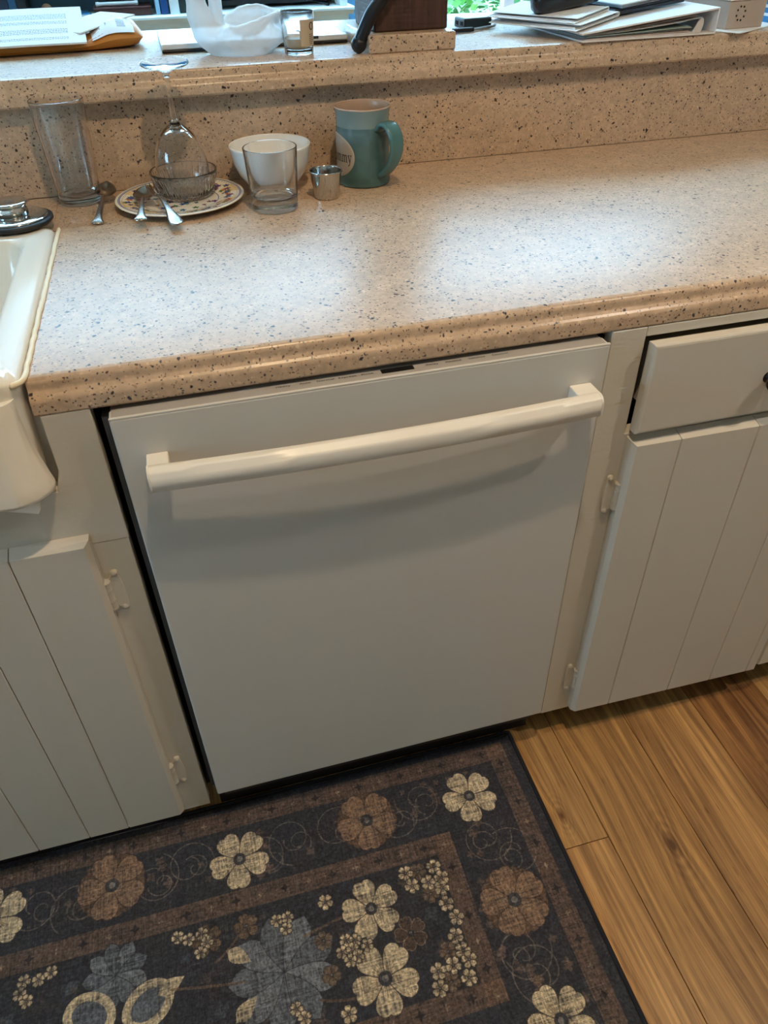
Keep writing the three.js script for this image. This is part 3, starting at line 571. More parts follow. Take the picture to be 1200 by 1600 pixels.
{ // plate with a printed border
  const cv = canvas(1024, 1024, (c) => {
    const C = 512; c.fillStyle = '#f0ece0'; c.fillRect(0, 0, 1024, 1024);
    for (let i = 0; i < 8; i++) { const a = i * 0.785; c.fillStyle = 'rgba(228,200,146,.75)'; c.beginPath(); c.arc(C, C, 470, a, a + 0.42); c.arc(C, C, 330, a + 0.36, a + 0.06, true); c.fill(); }
    c.strokeStyle = '#3f5b9c'; c.lineWidth = 16; c.beginPath(); c.arc(C, C, 478, 0, 7); c.stroke();
    c.strokeStyle = '#dfe4ef'; c.lineWidth = 4; c.beginPath(); c.arc(C, C, 478, 0, 7); c.stroke();
    for (let i = 0; i < 96; i++) { const a = i / 96 * 6.283; c.strokeStyle = '#2f4580'; c.lineWidth = 5; c.beginPath(); c.moveTo(C + 462 * Math.cos(a), C + 462 * Math.sin(a)); c.lineTo(C + 446 * Math.cos(a), C + 446 * Math.sin(a)); c.stroke(); }
    c.strokeStyle = '#3f5b9c'; c.lineWidth = 6; c.beginPath(); c.arc(C, C, 300, 0, 7); c.stroke();
    const cols = ['#2b4a96', '#2b4a96', '#a8323a', '#4d7a4c', '#23407f', '#c46a3a', '#7a3a6c', '#3f6f9c'];
    for (let i = 0; i < 150; i++) {
      const a = i * 0.785 / 6 + rnd(-0.1, 0.1), R = i % 3 ? rnd(340, 440) : rnd(40, 290), x = C + R * Math.cos(a), y = C + R * Math.sin(a);
      c.fillStyle = cols[Math.floor(rnd(0, 8))];
      const n = 5, q = rnd(9, 24); for (let k = 0; k < n; k++) { const b = k * 1.257 + i; c.beginPath(); c.ellipse(x + q * 0.7 * Math.cos(b), y + q * 0.7 * Math.sin(b), q * 0.7, q * 0.42, b, 0, 7); c.fill(); }
      c.strokeStyle = '#4d7a4c'; c.lineWidth = 4; c.beginPath(); c.moveTo(x, y); c.quadraticCurveTo(x + rnd(-40, 40), y + rnd(-40, 40), x + rnd(-60, 60), y + rnd(-60, 60)); c.stroke();
    }
    for (let k = 0; k < 3; k++) { c.strokeStyle = '#7a4a5c'; c.lineWidth = 7; c.beginPath(); c.arc(C + 120 * Math.cos(k * 2.1), C + 120 * Math.sin(k * 2.1), 70, k, k + 4); c.stroke(); }
  });
  const t = thing('plate', 'round white plate with a blue and floral print holding the cut-glass dish', 'plate', [0.1247, TOP, -0.5838]); t.scale.set(0.89, 1, 0.89);
  const g = lathe([[0, 0.004], [0.068, 0.0042], [0.078, 0.0058], [0.09, 0.0092], [0.112, 0.0122], [0.1165, 0.0122], [0.1172, 0.011], [0.1155, 0.0098], [0.092, 0.0055], [0.078, 0.001], [0.07, 0], [0.066, 0.0015], [0, 0.0018]].reverse(), 96), p = g.attributes.position, uv = g.attributes.uv;
  for (let i = 0; i < p.count; i++) uv.setXY(i, 0.5 + p.getX(i) / 0.236, 0.5 + p.getZ(i) / 0.236);
  mesh('plate_body', g, std({ map: ctex(cv), roughness: 0.18 }), t);
}
{ // cut-glass dish: flutes pressed into the outside
  const t = thing('cut_glass_dish', 'small ribbed clear glass dish on the printed plate', 'dish', [0.1368, 0.9187, -0.604]); t.scale.set(0.911, 0.95, 0.911);
  const g = lathe([[0, 0.001], [0.036, 0], [0.044, 0.001], [0.047, 0.004], [0.0505, 0.014], [0.0545, 0.027], [0.0575, 0.0345], [0.0588, 0.037], [0.0598, 0.0425], [0.0588, 0.0438], [0.0575, 0.0425], [0.0545, 0.034], [0.0495, 0.018], [0.045, 0.0085], [0.038, 0.0065], [0, 0.006]], 240), p = g.attributes.position;
  for (let i = 0; i < p.count; i++) {
    const x = p.getX(i), y = p.getY(i), z = p.getZ(i), r = Math.hypot(x, z), a = Math.atan2(z, x);
    if (r > 0.046 && y > 0.002 && y < 0.036 && r > 0.0465 + y * 0.26) { const k = 1 + 0.035 * Math.abs(Math.sin(a * 15 + y * 60)) - 0.03 * Math.abs(Math.sin(a * 30)); p.setX(i, x * k); p.setZ(i, z * k); }
  }
  g.computeVertexNormals();
  mesh('dish_body', g, M.cutGlass, t);
}
{ // stemmed glass, upside down in the dish
  const t = thing('wine_glass', 'stemmed clear wine glass turned upside down in the ribbed dish', 'glass', [0.1362, 0.926, -0.607]); t.scale.set(0.93, 0.985, 0.93); t.rotation.x = 0.1;
  mesh('bowl', lathe([[0.003, 0.098], [0.008, 0.0978], [0.019, 0.0935], [0.0315, 0.0815], [0.04, 0.0645], [0.044, 0.045], [0.044, 0.025], [0.0398, 0.01], [0.035, 0.0004], [0.0354, 0], [0.036, 0.0004], [0.041, 0.01], [0.0453, 0.025], [0.0455, 0.045], [0.0414, 0.066], [0.033, 0.0835], [0.0205, 0.097], [0.0115, 0.1035], [0.0095, 0.1036], [0.0095, 0.0984], [0.003, 0.098]], 96), M.glass, t);
  mesh('stem', lathe([[0, 0.0985], [0.0065, 0.0985], [0.0112, 0.1036], [0.0085, 0.106], [0.0058, 0.112], [0.0042, 0.124], [0.0038, 0.145], [0.004, 0.165], [0.0055, 0.176], [0.0062, 0.1785], [0, 0.1785]], 48), M.glass, t);
  mesh('foot', lathe([[0, 0.1788], [0.0065, 0.1788], [0.0105, 0.1815], [0.022, 0.1855], [0.036, 0.1895], [0.0388, 0.191], [0.0386, 0.1925], [0.036, 0.193], [0.02, 0.1905], [0, 0.1895]], 96), M.glass, t);
}
{
  const t = thing('cereal_bowl', 'plain white ceramic bowl against the splashback behind the tumbler', 'bowl', [0.2835, TOP, -0.612]); t.scale.set(0.912, 1.045, 0.912);
  mesh('bowl_body', lathe([[0, 0.003], [0.029, 0.003], [0.031, 0], [0.034, 0.0004], [0.035, 0.004], [0.047, 0.0105], [0.061, 0.026], [0.0695, 0.044], [0.0738, 0.0655], [0.0745, 0.0675], [0.0732, 0.0688], [0.0715, 0.0672], [0.0668, 0.045], [0.0575, 0.027], [0.043, 0.0135], [0.02, 0.0085], [0, 0.008]], 96), M.ceramic, t);
}
{
  const t = thing('sauce_cup', 'small polished steel sauce cup between the tumbler and the teal mug', 'cup', [0.3605, TOP, -0.5344]); t.scale.set(0.917, 0.945, 0.917);
  mesh('cup_body', lathe([[0, 0.0012], [0.0195, 0.0012], [0.0205, 0], [0.0218, 0.001], [0.0223, 0.003], [0.0283, 0.041], [0.0298, 0.0428], [0.0304, 0.0444], [0.0298, 0.0458], [0.0284, 0.0456], [0.0275, 0.044], [0.0212, 0.0036], [0.02, 0.0024], [0, 0.0022]], 72), M.steel, t);
}
{ // mug
  const t = thing('mug', 'tall teal stoneware mug with a big strap handle and a lettered oval', 'mug', [0.4415, TOP, -0.6005]); t.scale.set(0.925, 0.948, 0.925);
  const glaze = (x, k = 18) => std({ color: x, roughness: 0.16 });
  const teal = pixels(256, 256, (x, y) => { const n = fbm(x / 40, y / 30, 31, 3), k = 0.86 + 0.3 * n, d = Math.max(0, Math.min(1, (150 - y) / 150)); return [(76 + 12 * d) * k, (112 + 8 * d) * k, (116 + 12 * d) * k]; });
  mesh('mug_body', lathe([[0, 0.003], [0.043, 0.003], [0.0445, 0], [0.0475, 0.0008], [0.0492, 0.004], [0.0493, 0.018], [0.0484, 0.04], [0.0482, 0.055], [0.0488, 0.07], [0.0494, 0.083], [0.049, 0.092], [0.0483, 0.0975]], 96), std({ map: ctex(teal), roughness: 0.17 }), t);
  mesh('rim_band', lathe([[0.0483, 0.0975], [0.0489, 0.099], [0.0482, 0.102], [0.0478, 0.108], [0.0488, 0.116], [0.0508, 0.1235], [0.0513, 0.1258]], 96), std({ color: 0x7b9296, roughness: 0.2 }), t);
  mesh('lining', lathe([[0.0513, 0.1258], [0.0508, 0.1272], [0.0496, 0.1276], [0.0486, 0.1265], [0.0468, 0.12], [0.0455, 0.105], [0.0455, 0.02], [0.042, 0.008], [0, 0.007]], 96), std({ color: 0xb59a86, roughness: 0.25 }), t);
  // strap handle
  const curve = new THREE.CatmullRomCurve3([[0.046, 0.094], [0.056, 0.1035], [0.069, 0.1035], [0.0805, 0.093], [0.0855, 0.076], [0.083, 0.058], [0.0745, 0.042], [0.061, 0.028], [0.0465, 0.0185]].map(([r, y]) => new THREE.Vector3(r, y, 0)));
  const rings = [];
  for (let i = 0; i <= 40; i++) {
    const u = i / 40, c = curve.getPoint(u), d = curve.getTangent(u), nx = -d.y, ny = d.x, w = 0.0155 + 0.002 * Math.sin(Math.PI * u) - 0.003 * u, th = 0.006, ring = [];
    for (let k = 0; k < 16; k++) { const a = k / 16 * 6.2832, q = Math.cos(a), z = Math.sin(a); const e = Math.sign(q) * Math.pow(Math.abs(q), 0.8) * th * (1 - 0.25 * (q > 0 ? 1 - Math.abs(z) : 0)); ring.push([c.x + nx * e, c.y + ny * e, z * w]); }
    rings.push(ring);
  }
  const hg = loft(rings, true, [true, true]); 
  mesh('handle', hg, glaze(0x4e7a80), t, [0, 0, 0], -Math.PI / 2 + THREE.MathUtils.degToRad(30));
  // raised oval with the lettering
  const R = 0.0499, P0 = THREE.MathUtils.degToRad(-86), A = 0.92, B = 0.036, CY = 0.052;
  const cv = canvas(1024, 512, (c) => {
    c.fillStyle = '#b7aca0'; c.fillRect(0, 0, 1024, 512);
    for (let i = 0; i < 5000; i++) { c.fillStyle = rnd(0, 1) > 0.5 ? 'rgba(150,138,126,.25)' : 'rgba(205,196,186,.25)'; c.fillRect(rnd(0, 1024), rnd(0, 512), 5, 5); }
    c.fillStyle = '#3a3b3f'; c.font = 'bold 168px serif'; c.textAlign = 'right'; c.textBaseline = 'middle'; c.fillText('Mommy', 962, 262);
  });
  const pos = [], uv = [], idx = [], n = 48, m = 10;
  for (let j = 0; j <= m; j++) for (let k = 0; k < n; k++) {
    const q = Math.min(1, j / (m - 1)), a = k / n * 6.2832, px = q * Math.cos(a), py = q * Math.sin(a), r = (j === m ? R - 0.0022 : R + 0.0007 - 0.0009 * q * q) - 0.001 * (1 - Math.abs(py)) * 0.6, f = P0 + px * A;
    pos.push(r * Math.sin(f), CY + py * B, r * Math.cos(f)); uv.push(0.5 + px / 2, 0.5 + py / 2);
  }
  for (let j = 0; j < m; j++) for (let k = 0; k < n; k++) { const a = j * n + k, b = j * n + (k + 1) % n; idx.push(a, a + n, b + n, a, b + n, b); }
  const og = new THREE.BufferGeometry(); og.setAttribute('position', new THREE.Float32BufferAttribute(pos, 3)); og.setAttribute('uv', new THREE.Float32BufferAttribute(uv, 2)); og.setIndex(idx); og.computeVertexNormals();
  mesh('lettered_oval', og, std({ map: ctex(cv), roughness: 0.6 }), t);
}
// ---------------------------------------------------------------- cutlery: one loft from the handle's end to the tip
function strip(sec) {                                          // sections [s, halfWidth, centreHeight, dish, thickness]
  const m = 10;
  return loft(sec.map(([s, w, y, dish, th]) => {
    const ring = [];
    for (let i = 0; i <= m; i++) { const t = -1 + 2 * i / m; ring.push([t * w, y + dish * (t * t - 1) - th * 0.5 * Math.sqrt(Math.max(0, 1 - t * t * 0.8)), s]); }
    for (let i = m - 1; i >= 1; i--) { const t = -1 + 2 * i / m; ring.push([t * w, y + dish * (t * t - 1) + th * 0.5 * Math.sqrt(Math.max(0, 1 - t * t * 0.8)), s]); }
    return ring;
  }), true, [true, true]);
}
function aim(o, from, to, roll = 0) {
  const f = new THREE.Vector3(...to).sub(new THREE.Vector3(...from)).normalize(), r = new THREE.Vector3(0, 1, 0).cross(f).normalize(), u = f.clone().cross(r);
  o.quaternion.setFromRotationMatrix(new THREE.Matrix4().makeBasis(r, u, f)); o.rotateZ(roll); o.position.set(...from);
}
const spoonBowl = (s0, L, W, D) => { const out = []; for (let i = 0; i <= 16; i++) { const u = i / 16, w = W * Math.pow(Math.sin(Math.PI * Math.pow(u * 0.96 + 0.04, 0.8)), 0.62) + 0.0006; out.push([s0 + u * L, Math.max(0.0022 * (1 - u), w), 0.001 - 0.002 * Math.sin(Math.PI * u), D * Math.sin(Math.PI * Math.min(1, u + 0.03)), 0.0014]); } return out; };
const fanHandle = (L) => [[0, 0.002, 0.0008, 0, 0.0022], [0.002, 0.0085, 0.001, -0.0006, 0.003], [0.006, 0.0112, 0.0014, -0.001, 0.0034], [0.012, 0.0105, 0.002, -0.0012, 0.0034], [0.02, 0.0078, 0.0028, -0.0012, 0.0032], [0.034, 0.0058, 0.0042, -0.001, 0.003], [L * 0.55, 0.0044, 0.006, -0.0006, 0.0028], [L * 0.85, 0.0026, 0.0052, 0, 0.003], [L, 0.0024, 0.0025, 0, 0.0028]];
const fluted = (parent) => { const beads = []; for (let k = -2; k <= 2; k++) beads.push(new THREE.SphereGeometry(0.0021, 10, 8).scale(1, 0.8, 2.3).rotateY(-k * 0.22).translate(k * 0.0042, 0.0026 - Math.abs(k) * 0.0003, 0.0045 + Math.abs(k) * 0.0007)); mesh('shell_end', join(beads), M.silver, parent); };
{
  const t = thing('tablespoon', 'silver spoon with a shell-shaped handle end lying left of the plate', 'spoon');
  aim(t, [-0.0074, 0.9162, -0.5087], [0.0095, 0.9365, -0.65], 0.1); t.scale.setScalar(0.8);
  mesh('spoon_handle', strip(fanHandle(0.125)), M.silver, t);
  mesh('spoon_bowl', strip(spoonBowl(0.1235, 0.068, 0.021, 0.0105)), M.silver, t);
  fluted(t);
}
{
  const t = thing('dessert_spoon', 'silver spoon with a shell-shaped handle end resting over the plate rim', 'spoon');
  aim(t, [0.0594, 0.9272, -0.4666], [0.0705, 0.9385, -0.61], 0.05); t.scale.setScalar(0.86);
  mesh('spoon_handle', strip(fanHandle(0.105)), M.silver, t);
  mesh('spoon_bowl', strip(spoonBowl(0.1035, 0.062, 0.019, 0.008)), M.silver, t);
  fluted(t);
}
{
  const t = thing('fork', 'silver fork with a plain flat handle end crossing the spoon on the plate', 'fork');
  aim(t, [0.1126, 0.9262, -0.438], [0.082, 0.9425, -0.6], -0.04); t.scale.setScalar(0.95);
  mesh('fork_handle', strip([[0, 0.003, 0, 0, 0.0018], [0.0025, 0.0085, 0, 0, 0.0022], [0.008, 0.0112, 0.0002, 0, 0.0024], [0.02, 0.0112, 0.0006, 0, 0.0024], [0.034, 0.0088, 0.0014, -0.0003, 0.0026], [0.055, 0.0055, 0.003, -0.0005, 0.0028], [0.085, 0.0038, 0.0045, 0, 0.0026], [0.108, 0.0027, 0.0035, 0, 0.0026]]), M.silver, t);
  mesh('fork_head', strip([[0.107, 0.0028, 0.0036, 0, 0.0024], [0.116, 0.006, 0.002, 0.0004, 0.0018], [0.124, 0.0112, 0.0008, 0.001, 0.0016], [0.132, 0.0124, 0, 0.0014, 0.0015]]), M.silver, t);
  for (let k = -1.5; k <= 1.5; k++) mesh('tine', strip([[0.131, 0.0021, 0, 0, 0.0015], [0.15, 0.0019, -0.0012, 0, 0.0014], [0.166, 0.0015, 0.0006, 0, 0.0012], [0.174, 0.0006, 0.003, 0, 0.0008]]), M.silver, t, [k * 0.0066, -0.0004, 0]);
}
// ---------------------------------------------------------------- on the bar top
const BAR = 1.0932;
{
  const t = thing('post_base', 'square block of the speckled stone under the wooden post', 'block');
  mesh('stone_block', bx(0.478, 0.632, BAR, 1.1203, -0.86, -0.683, 0.003), M.stone, t);
  const p = thing('wooden_post', 'dark rough wooden post standing on the stone block on the bar top', 'post');
  const tex = ctex(postCanvas, true, true); tex.repeat.set(4, 0.9);
  mesh('timber', bx(0.4945, 0.6265, 1.1205, 2.2395, -0.85, -0.713, 0.004), std({ map: tex, roughness: 0.55, bumpMap: paintBump, bumpScale: 0.0015 }), p);
  const a = thing('iron_arm', 'black curved iron arm with a rounded tip in front of the wooden post', 'iron arm');
  const pts = [[0.4645, 1.1068, -0.703], [0.468, 1.115, -0.702], [0.4745, 1.128, -0.7], [0.487, 1.15, -0.698], [0.503, 1.168, -0.6972], [0.525, 1.2, -0.6972], [0.545, 1.245, -0.6972], [0.555, 1.3, -0.698]];
  mesh('curved_bar', tube(pts, 0.0108, 60, 18), M.blackMetal, a);
  mesh('rounded_tip', new THREE.SphereGeometry(0.0132, 28, 20), M.blackMetal, a, [0.4645, 1.1066, -0.703]);
  mesh('wall_plate', bx(0.535, 0.575, 1.26, 1.35, -0.7128, -0.708, 0.002), M.blackMetal, a);
}
{ // used candle in a glass
  const t = thing('candle_jar', 'small glass of used candle with sooty rim and a paper label', 'candle', [0.3679, BAR, -0.7407]); t.scale.set(0.88, 0.9, 0.88);
  mesh('glass_body', cup(0.0278, 0.0328, 0.0698, 0.0085, 0.002, 0.003), M.glass, t);
  mesh('wax', lathe([[0, 0.0105], [0.0235, 0.0105], [0.026, 0.016], [0.0268, 0.0265], [0.0258, 0.0262], [0.024, 0.024], [0.01, 0.0235], [0, 0.0238]], 48), std({ color: 0xd9cdb4, roughness: 0.5 }), t);
  mesh('wick', tube([[0.004, 0.023, 0], [0.0045, 0.031, 0], [0.002, 0.0365, 0], [-0.003, 0.0365, 0]], 0.0009, 16, 8), M.black, t);
  const soot = ctex(pixels(512, 128, (x, y) => { const n = fbm(x / 40, y / 30, 44, 4), v = Math.max(0, Math.min(1, 1.35 - y / 46 + (n - 0.5) * 1.7 - 0.5 * Math.sin(x / 512 * 6.283 + 1))) * 0.85; return [v * 255, v * 255, v * 255]; }), false);
  mesh('soot_film', new THREE.CylinderGeometry(0.0304, 0.0286, 0.036, 64, 1, true).translate(0, 0.051, 0), std({ color: 0x16171a, roughness: 0.9, transparent: true, alphaMap: soot, side: THREE.DoubleSide }), t);
  const cv = canvas(160, 256, (c) => { c.fillStyle = '#c9b9a2'; c.fillRect(0, 0, 160, 256); c.strokeStyle = '#4c443c'; c.lineWidth = 12; c.beginPath(); c.ellipse(112, 66, 20, 34, 0, 0, 7); c.stroke(); lines(c, 86, 150, 140, 18, 6, 8, '#4c443c', 0.3); });
  mesh('paper_label', new THREE.CylinderGeometry(0.0324, 0.0298, 0.043, 24, 1, true, THREE.MathUtils.degToRad(-2), THREE.MathUtils.degToRad(66)).translate(0, 0.036, 0), std({ map: ctex(cv), roughness: 0.7, side: THREE.DoubleSide }), t);
}
{ // frosted glass swan, one closed surface from a field of distances
  const N = 88, mc = new MarchingCubes(N, M.frosted, false, false, 120000), S = 0.135, C = [-0.012, 0.098, 0];
  const cap = (q, a, b, ra, rb) => { const ab = b.map((v, i) => v - a[i]), ap = q.map((v, i) => v - a[i]), h = Math.max(0, Math.min(1, ab.reduce((s, v, i) => s + v * ap[i], 0) / ab.reduce((s, v) => s + v * v, 0))); return Math.hypot(...ap.map((v, i) => v - h * ab[i])) - (ra + (rb - ra) * h); };
  const ell = (q, c, r) => { const k = Math.hypot(...q.map((v, i) => (v - c[i]) / r[i])); return (k - 1) * Math.min(...r) * (0.6 + 0.4 * k); };
  const smin = (a, b, k) => { const h = Math.max(k - Math.abs(a - b), 0) / k; return Math.min(a, b) - h * h * k / 4; };
  const neck = [[-0.05, 0.022, 0], [-0.071, 0.042, 0], [-0.0825, 0.066, 0], [-0.0845, 0.105, 0], [-0.077, 0.142, 0], [-0.063, 0.16, 0], [-0.05, 0.15, 0]], nr = [0.026, 0.022, 0.0175, 0.0155, 0.0145, 0.0145, 0.016];
  const head = [[-0.05, 0.15, 0], [-0.046, 0.11, 0], [-0.0465, 0.078, 0], [-0.045, 0.045, 0]], hr = [0.016, 0.0125, 0.0128, 0.015];
  const wing = (sd) => sd > 0 ? [[-0.03, 0.038, 0.034], [-0.012, 0.038, 0.047], [0.0095, 0.0455, 0.05], [0.044, 0.056, 0.042], [0.076, 0.062, 0.012]] : [[-0.032, 0.044, -0.034], [-0.0145, 0.053, -0.046], [0.014, 0.065, -0.049], [0.045, 0.066, -0.04], [0.076, 0.061, -0.012]];
  const wings = [1, -1].map((sd) => new THREE.CatmullRomCurve3(wing(sd).map((q) => new THREE.Vector3(...q))).getPoints(14).map((v) => v.toArray()));
  for (let iz = 0; iz < N; iz++) for (let iy = 0; iy < N; iy++) for (let ix = 0; ix < N; ix++) {
    const q = [C[0] + (ix / (N / 2) - 1) * S, C[1] + (iy / (N / 2) - 1) * S, C[2] + (iz / (N / 2) - 1) * S];
    let d = ell(q, [-0.006, 0.025, 0], [0.07, 0.023, 0.055]);
    d = smin(d, ell(q, [0.046, 0.034, 0], [0.034, 0.022, 0.034]), 0.03);
    for (let i = 0; i < 6; i++) d = smin(d, cap(q, neck[i], neck[i + 1], nr[i], nr[i + 1]), 0.018);
    let hd = 1; for (let i = 0; i < 3; i++) hd = Math.min(hd, cap(q, head[i], head[i + 1], hr[i], hr[i + 1]));
    d = smin(d, hd, 0.003);
    for (const w of wings) { let wd = 1; for (let i = 0; i < w.length - 1; i++) wd = Math.min(wd, cap(q, w[i], w[i + 1], 0.0066, 0.0066)); d = smin(d, wd, 0.014); }
    d = smin(d, ell(q, [0.02, 0.036, -0.041], [0.052, 0.031, 0.011]), 0.012); d = smin(d, ell(q, [0.02, 0.03, 0.043], [0.05, 0.02, 0.011]), 0.012);
    const hollow = ell(q, [0.012, 0.062, 0.002], [0.045, 0.036, 0.033]); d = -smin(-d, hollow, 0.006);
    if (q[0] > -0.045) d += 0.0005 * Math.sin(q[0] * 210 + q[1] * 150) * Math.sin(q[0] * 110 - q[1] * 240) * Math.min(1, Math.abs(q[2]) / 0.02);
    d = smin(d, Math.max(Math.hypot((q[0] - 0.0) / 1.05, q[2]) - 0.053, Math.abs(q[1] - 0.005) - 0.006), 0.012);
    d = Math.max(d, -q[1]);
    mc.field[ix + iy * N + iz * N * N] = -d;
  }
  mc.isolation = 0; mc.update();
  let g = new THREE.BufferGeometry();
  g.setAttribute('position', new THREE.Float32BufferAttribute(Array.from(mc.positionArray.subarray(0, mc.count * 3)), 3));
  g.scale(S, S, S); g.translate(...C);
  g = mergeVertices(g, 1e-5); g.computeVertexNormals();
  { const p = g.attributes.position; const a = new THREE.Vector3(), b = new THREE.Vector3(), c = new THREE.Vector3(); let vol = 0; for (let i = 0; i < g.index.count; i += 3) { a.fromBufferAttribute(p, g.index.getX(i)); b.fromBufferAttribute(p, g.index.getX(i + 1)); c.fromBufferAttribute(p, g.index.getX(i + 2)); vol += a.dot(b.cross(c)); }
    if (vol < 0) { const ix = g.index.array; for (let i = 0; i < ix.length; i += 3) [ix[i + 1], ix[i + 2]] = [ix[i + 2], ix[i + 1]]; g.computeVertexNormals(); } }
  const t = thing('swan_dish', 'frosted white glass swan with a curved neck and raised wings', 'swan', [0.2788, BAR, -0.785]); t.scale.set(0.85, 0.9, 0.85);
  mesh('swan_body', g, M.frosted, t);
}
{ // padded envelope and letters
  const t = thing('padded_envelope', 'crumpled orange-brown padded envelope lying under the white letters', 'envelope', [-0.093, BAR, -1.003], 0.074);
  const nx = 40, nz = 30, rings = [], HW = 0.205, HD = 0.108, T0 = 0.019; const TH = (u) => T0 + 0.021 * THREE.MathUtils.smoothstep(u, 0.45, 0.8); let T = T0;
  const hgt = (u, v) => Math.pow(Math.max(0, 1 - Math.pow(Math.abs(u), 7)), 0.42) * Math.pow(Math.max(0, 1 - Math.pow(Math.abs(v), 6)), 0.45);
  const pos = [], idx = [];
  for (const side of [1, -1]) for (let j = 0; j <= nz; j++) for (let i = 0; i <= nx; i++) {
    const u = -1 + 2 * i / nx, v = -1 + 2 * j / nz, h = hgt(u, v); T = TH(u); const w = (fbm(u * 4 + 9, v * 4, 51) - 0.47) * 0.014 * h + 0.0035 * Math.sin(u * 16 + v * 5) * h * Math.max(0, u);
    pos.push(u * HW * (1 - 0.03 * v * v), side > 0 ? T * 0.42 + T * 0.58 * h + w : T * 0.42 * (1 - Math.pow(h, 0.7)), v * HD * (1 - 0.05 * u * u));
  }
  const K = (nx + 1) * (nz + 1);
  for (const s of [0, 1]) for (let j = 0; j < nz; j++) for (let i = 0; i < nx; i++) { const a = s * K + j * (nx + 1) + i, b = a + 1, c = a + nx + 1, d = c + 1; s ? idx.push(a, b, d, a, d, c) : idx.push(a, d, b, a, c, d); }
  const g = new THREE.BufferGeometry(); g.setAttribute('position', new THREE.Float32BufferAttribute(pos, 3)); g.setIndex(idx); g.computeVertexNormals();
  mesh('envelope_body', g, std({ color: 0xd08a3c, roughness: 0.5 }), t);
  const cv = canvas(300, 512, (c) => { c.fillStyle = '#eef0f2'; c.fillRect(0, 0, 300, 512); c.fillStyle = '#333'; for (let i = 0; i < 34; i++) c.fillRect(190 + (i % 2) * 0, 250 + i * 6, 60, rnd(1.5, 4)); c.save(); lines(c, 60, 72, 90, 14, 22, 10, '#55585e', 0.1); lines(c, 110, 120, 90, 14, 22, 10, '#55585e', 0.1); c.restore(); });
  const lg = new THREE.PlaneGeometry(0.075, 0.13, 12, 12); lg.rotateX(-Math.PI / 2); lg.translate(0.148, 0, 0.04);
  const lp = lg.attributes.position; for (let i = 0; i < lp.count; i++) { const u = lp.getX(i) / HW, v = lp.getZ(i) / HD, h = hgt(u, v); T = TH(u); lp.setY(i, T * 0.42 + T * 0.58 * h + (fbm(u * 4 + 9, v * 4, 51) - 0.47) * 0.014 * h + 0.0035 * Math.sin(u * 16 + v * 5) * h * Math.max(0, u) + 0.0012); }
  lg.computeVertexNormals();
  mesh('shipping_label', lg, std({ map: ctex(cv), roughness: 0.6, side: THREE.DoubleSide }), t);
}
function sheet(name, label, w, d, pos, turn, tilt, roll, map, th = 0.0012, cat = 'letter') {
  const t = thing(name, label, cat); t.position.set(...pos); t.rotation.set(tilt, turn, roll, 'YXZ');
  const nx = 14, g = new THREE.BoxGeometry(w, th, d, nx, 1, 10), p = g.attributes.position;
  for (let i = 0; i < p.count; i++) p.setY(i, p.getY(i) + 0.0022 * Math.sin(p.getX(i) * 13 + 1) * Math.cos(p.getZ(i) * 9));
  g.computeVertexNormals();
  mesh('sheet', g, std({ map, color: map ? 0xffffff : 0xeef2f4, roughness: 0.75 }), t);
  return t;
}
{
  const cv = canvas(1024, 860, (c) => {
    c.fillStyle = '#eff3f6'; c.fillRect(0, 0, 1024, 860);
    for (const [y, n, x1] of [[90, 3, 720], [220, 6, 900], [440, 4, 560], [560, 7, 860]]) lines(c, 96, x1, y, 19, n, 8, '#6a6f78', 0.12);
    c.fillStyle = '#3e4450'; c.fillRect(600, 770, 210, 7); lines(c, 620, 900, 60, 10, 1, 6, '#4a4f58', 0);
  });
  sheet('letter', 'white printed letter with rows of small type on the padded envelope', 0.31, 0.228, [-0.144, BAR + 0.0335, -0.985], 0.05, 0.145, 0, ctex(canvas(1024, 860, (c) => { c.translate(1024, 860); c.rotate(Math.PI); c.drawImage(cv, 0, 0); })), 0.003);
  sheet('blank_letter', 'plain white folded letter sticking out to the right under the printed letter', 0.13, 0.1, [0.024, BAR + 0.034, -1.002], 0.69, 0, 0.11, null, 0.002);
}
{ // closed laptop behind the swan
  const t = thing('laptop', 'closed pale silver laptop with a black underside behind the swan', 'laptop');
  t.position.set(0.3075, BAR, -0.93); t.scale.set(0.835, 0.9, 0.77);
  mesh('base', bx(-0.2, 0.2, 0.0005, 0.0055, -0.13, 0.13, 0.002), M.black, t);
  const lid = pixels(256, 256, (x, y) => { const n = fbm(x / 9, y / 20, 61, 3), v = n > 0.55 && x < 110 ? 120 : 205; return [v, v + 6, v + 9]; });
  mesh('lid', bx(-0.2, 0.2, 0.0058, 0.0155, -0.13, 0.13, 0.003), std({ color: 0xd8dee0, roughness: 0.22 }), t);
  mesh('port', bx(0.115, 0.135, 0.0105, 0.0155, 0.1298, 0.1306, 0), M.black, t);
}
{ // small black device and its lead
  const t = thing('usb_hub', 'small black box-shaped hub with its lead curling round it', 'hub', [0.757, BAR, -0.932], 0.12); t.scale.setScalar(0.85);
  const g = new RoundedBoxGeometry(0.072, 0.021, 0.055, 3, 0.004); g.translate(0, 0.0115, 0);
  mesh('hub_case', g, std({ color: 0x1e2626, roughness: 0.3 }), t);
  for (const z of [-0.012, 0.012]) mesh('socket', bx(-0.0368, -0.0358, 0.007, 0.015, z - 0.006, z + 0.006, 0), M.void, t);
  mesh('lead', tube([[0.034, 0.014, -0.015], [0.048, 0.012, 0.004], [0.042, 0.006, 0.032], [0.0, 0.0045, 0.05], [-0.035, 0.0045, 0.066]], 0.0028, 48, 8), std({ color: 0x8c9499, roughness: 0.5 }), t);
  mesh('plug', bx(-0.085, -0.034, 0.0012, 0.0095, 0.06, 0.074, 0.002), M.black, t);
}
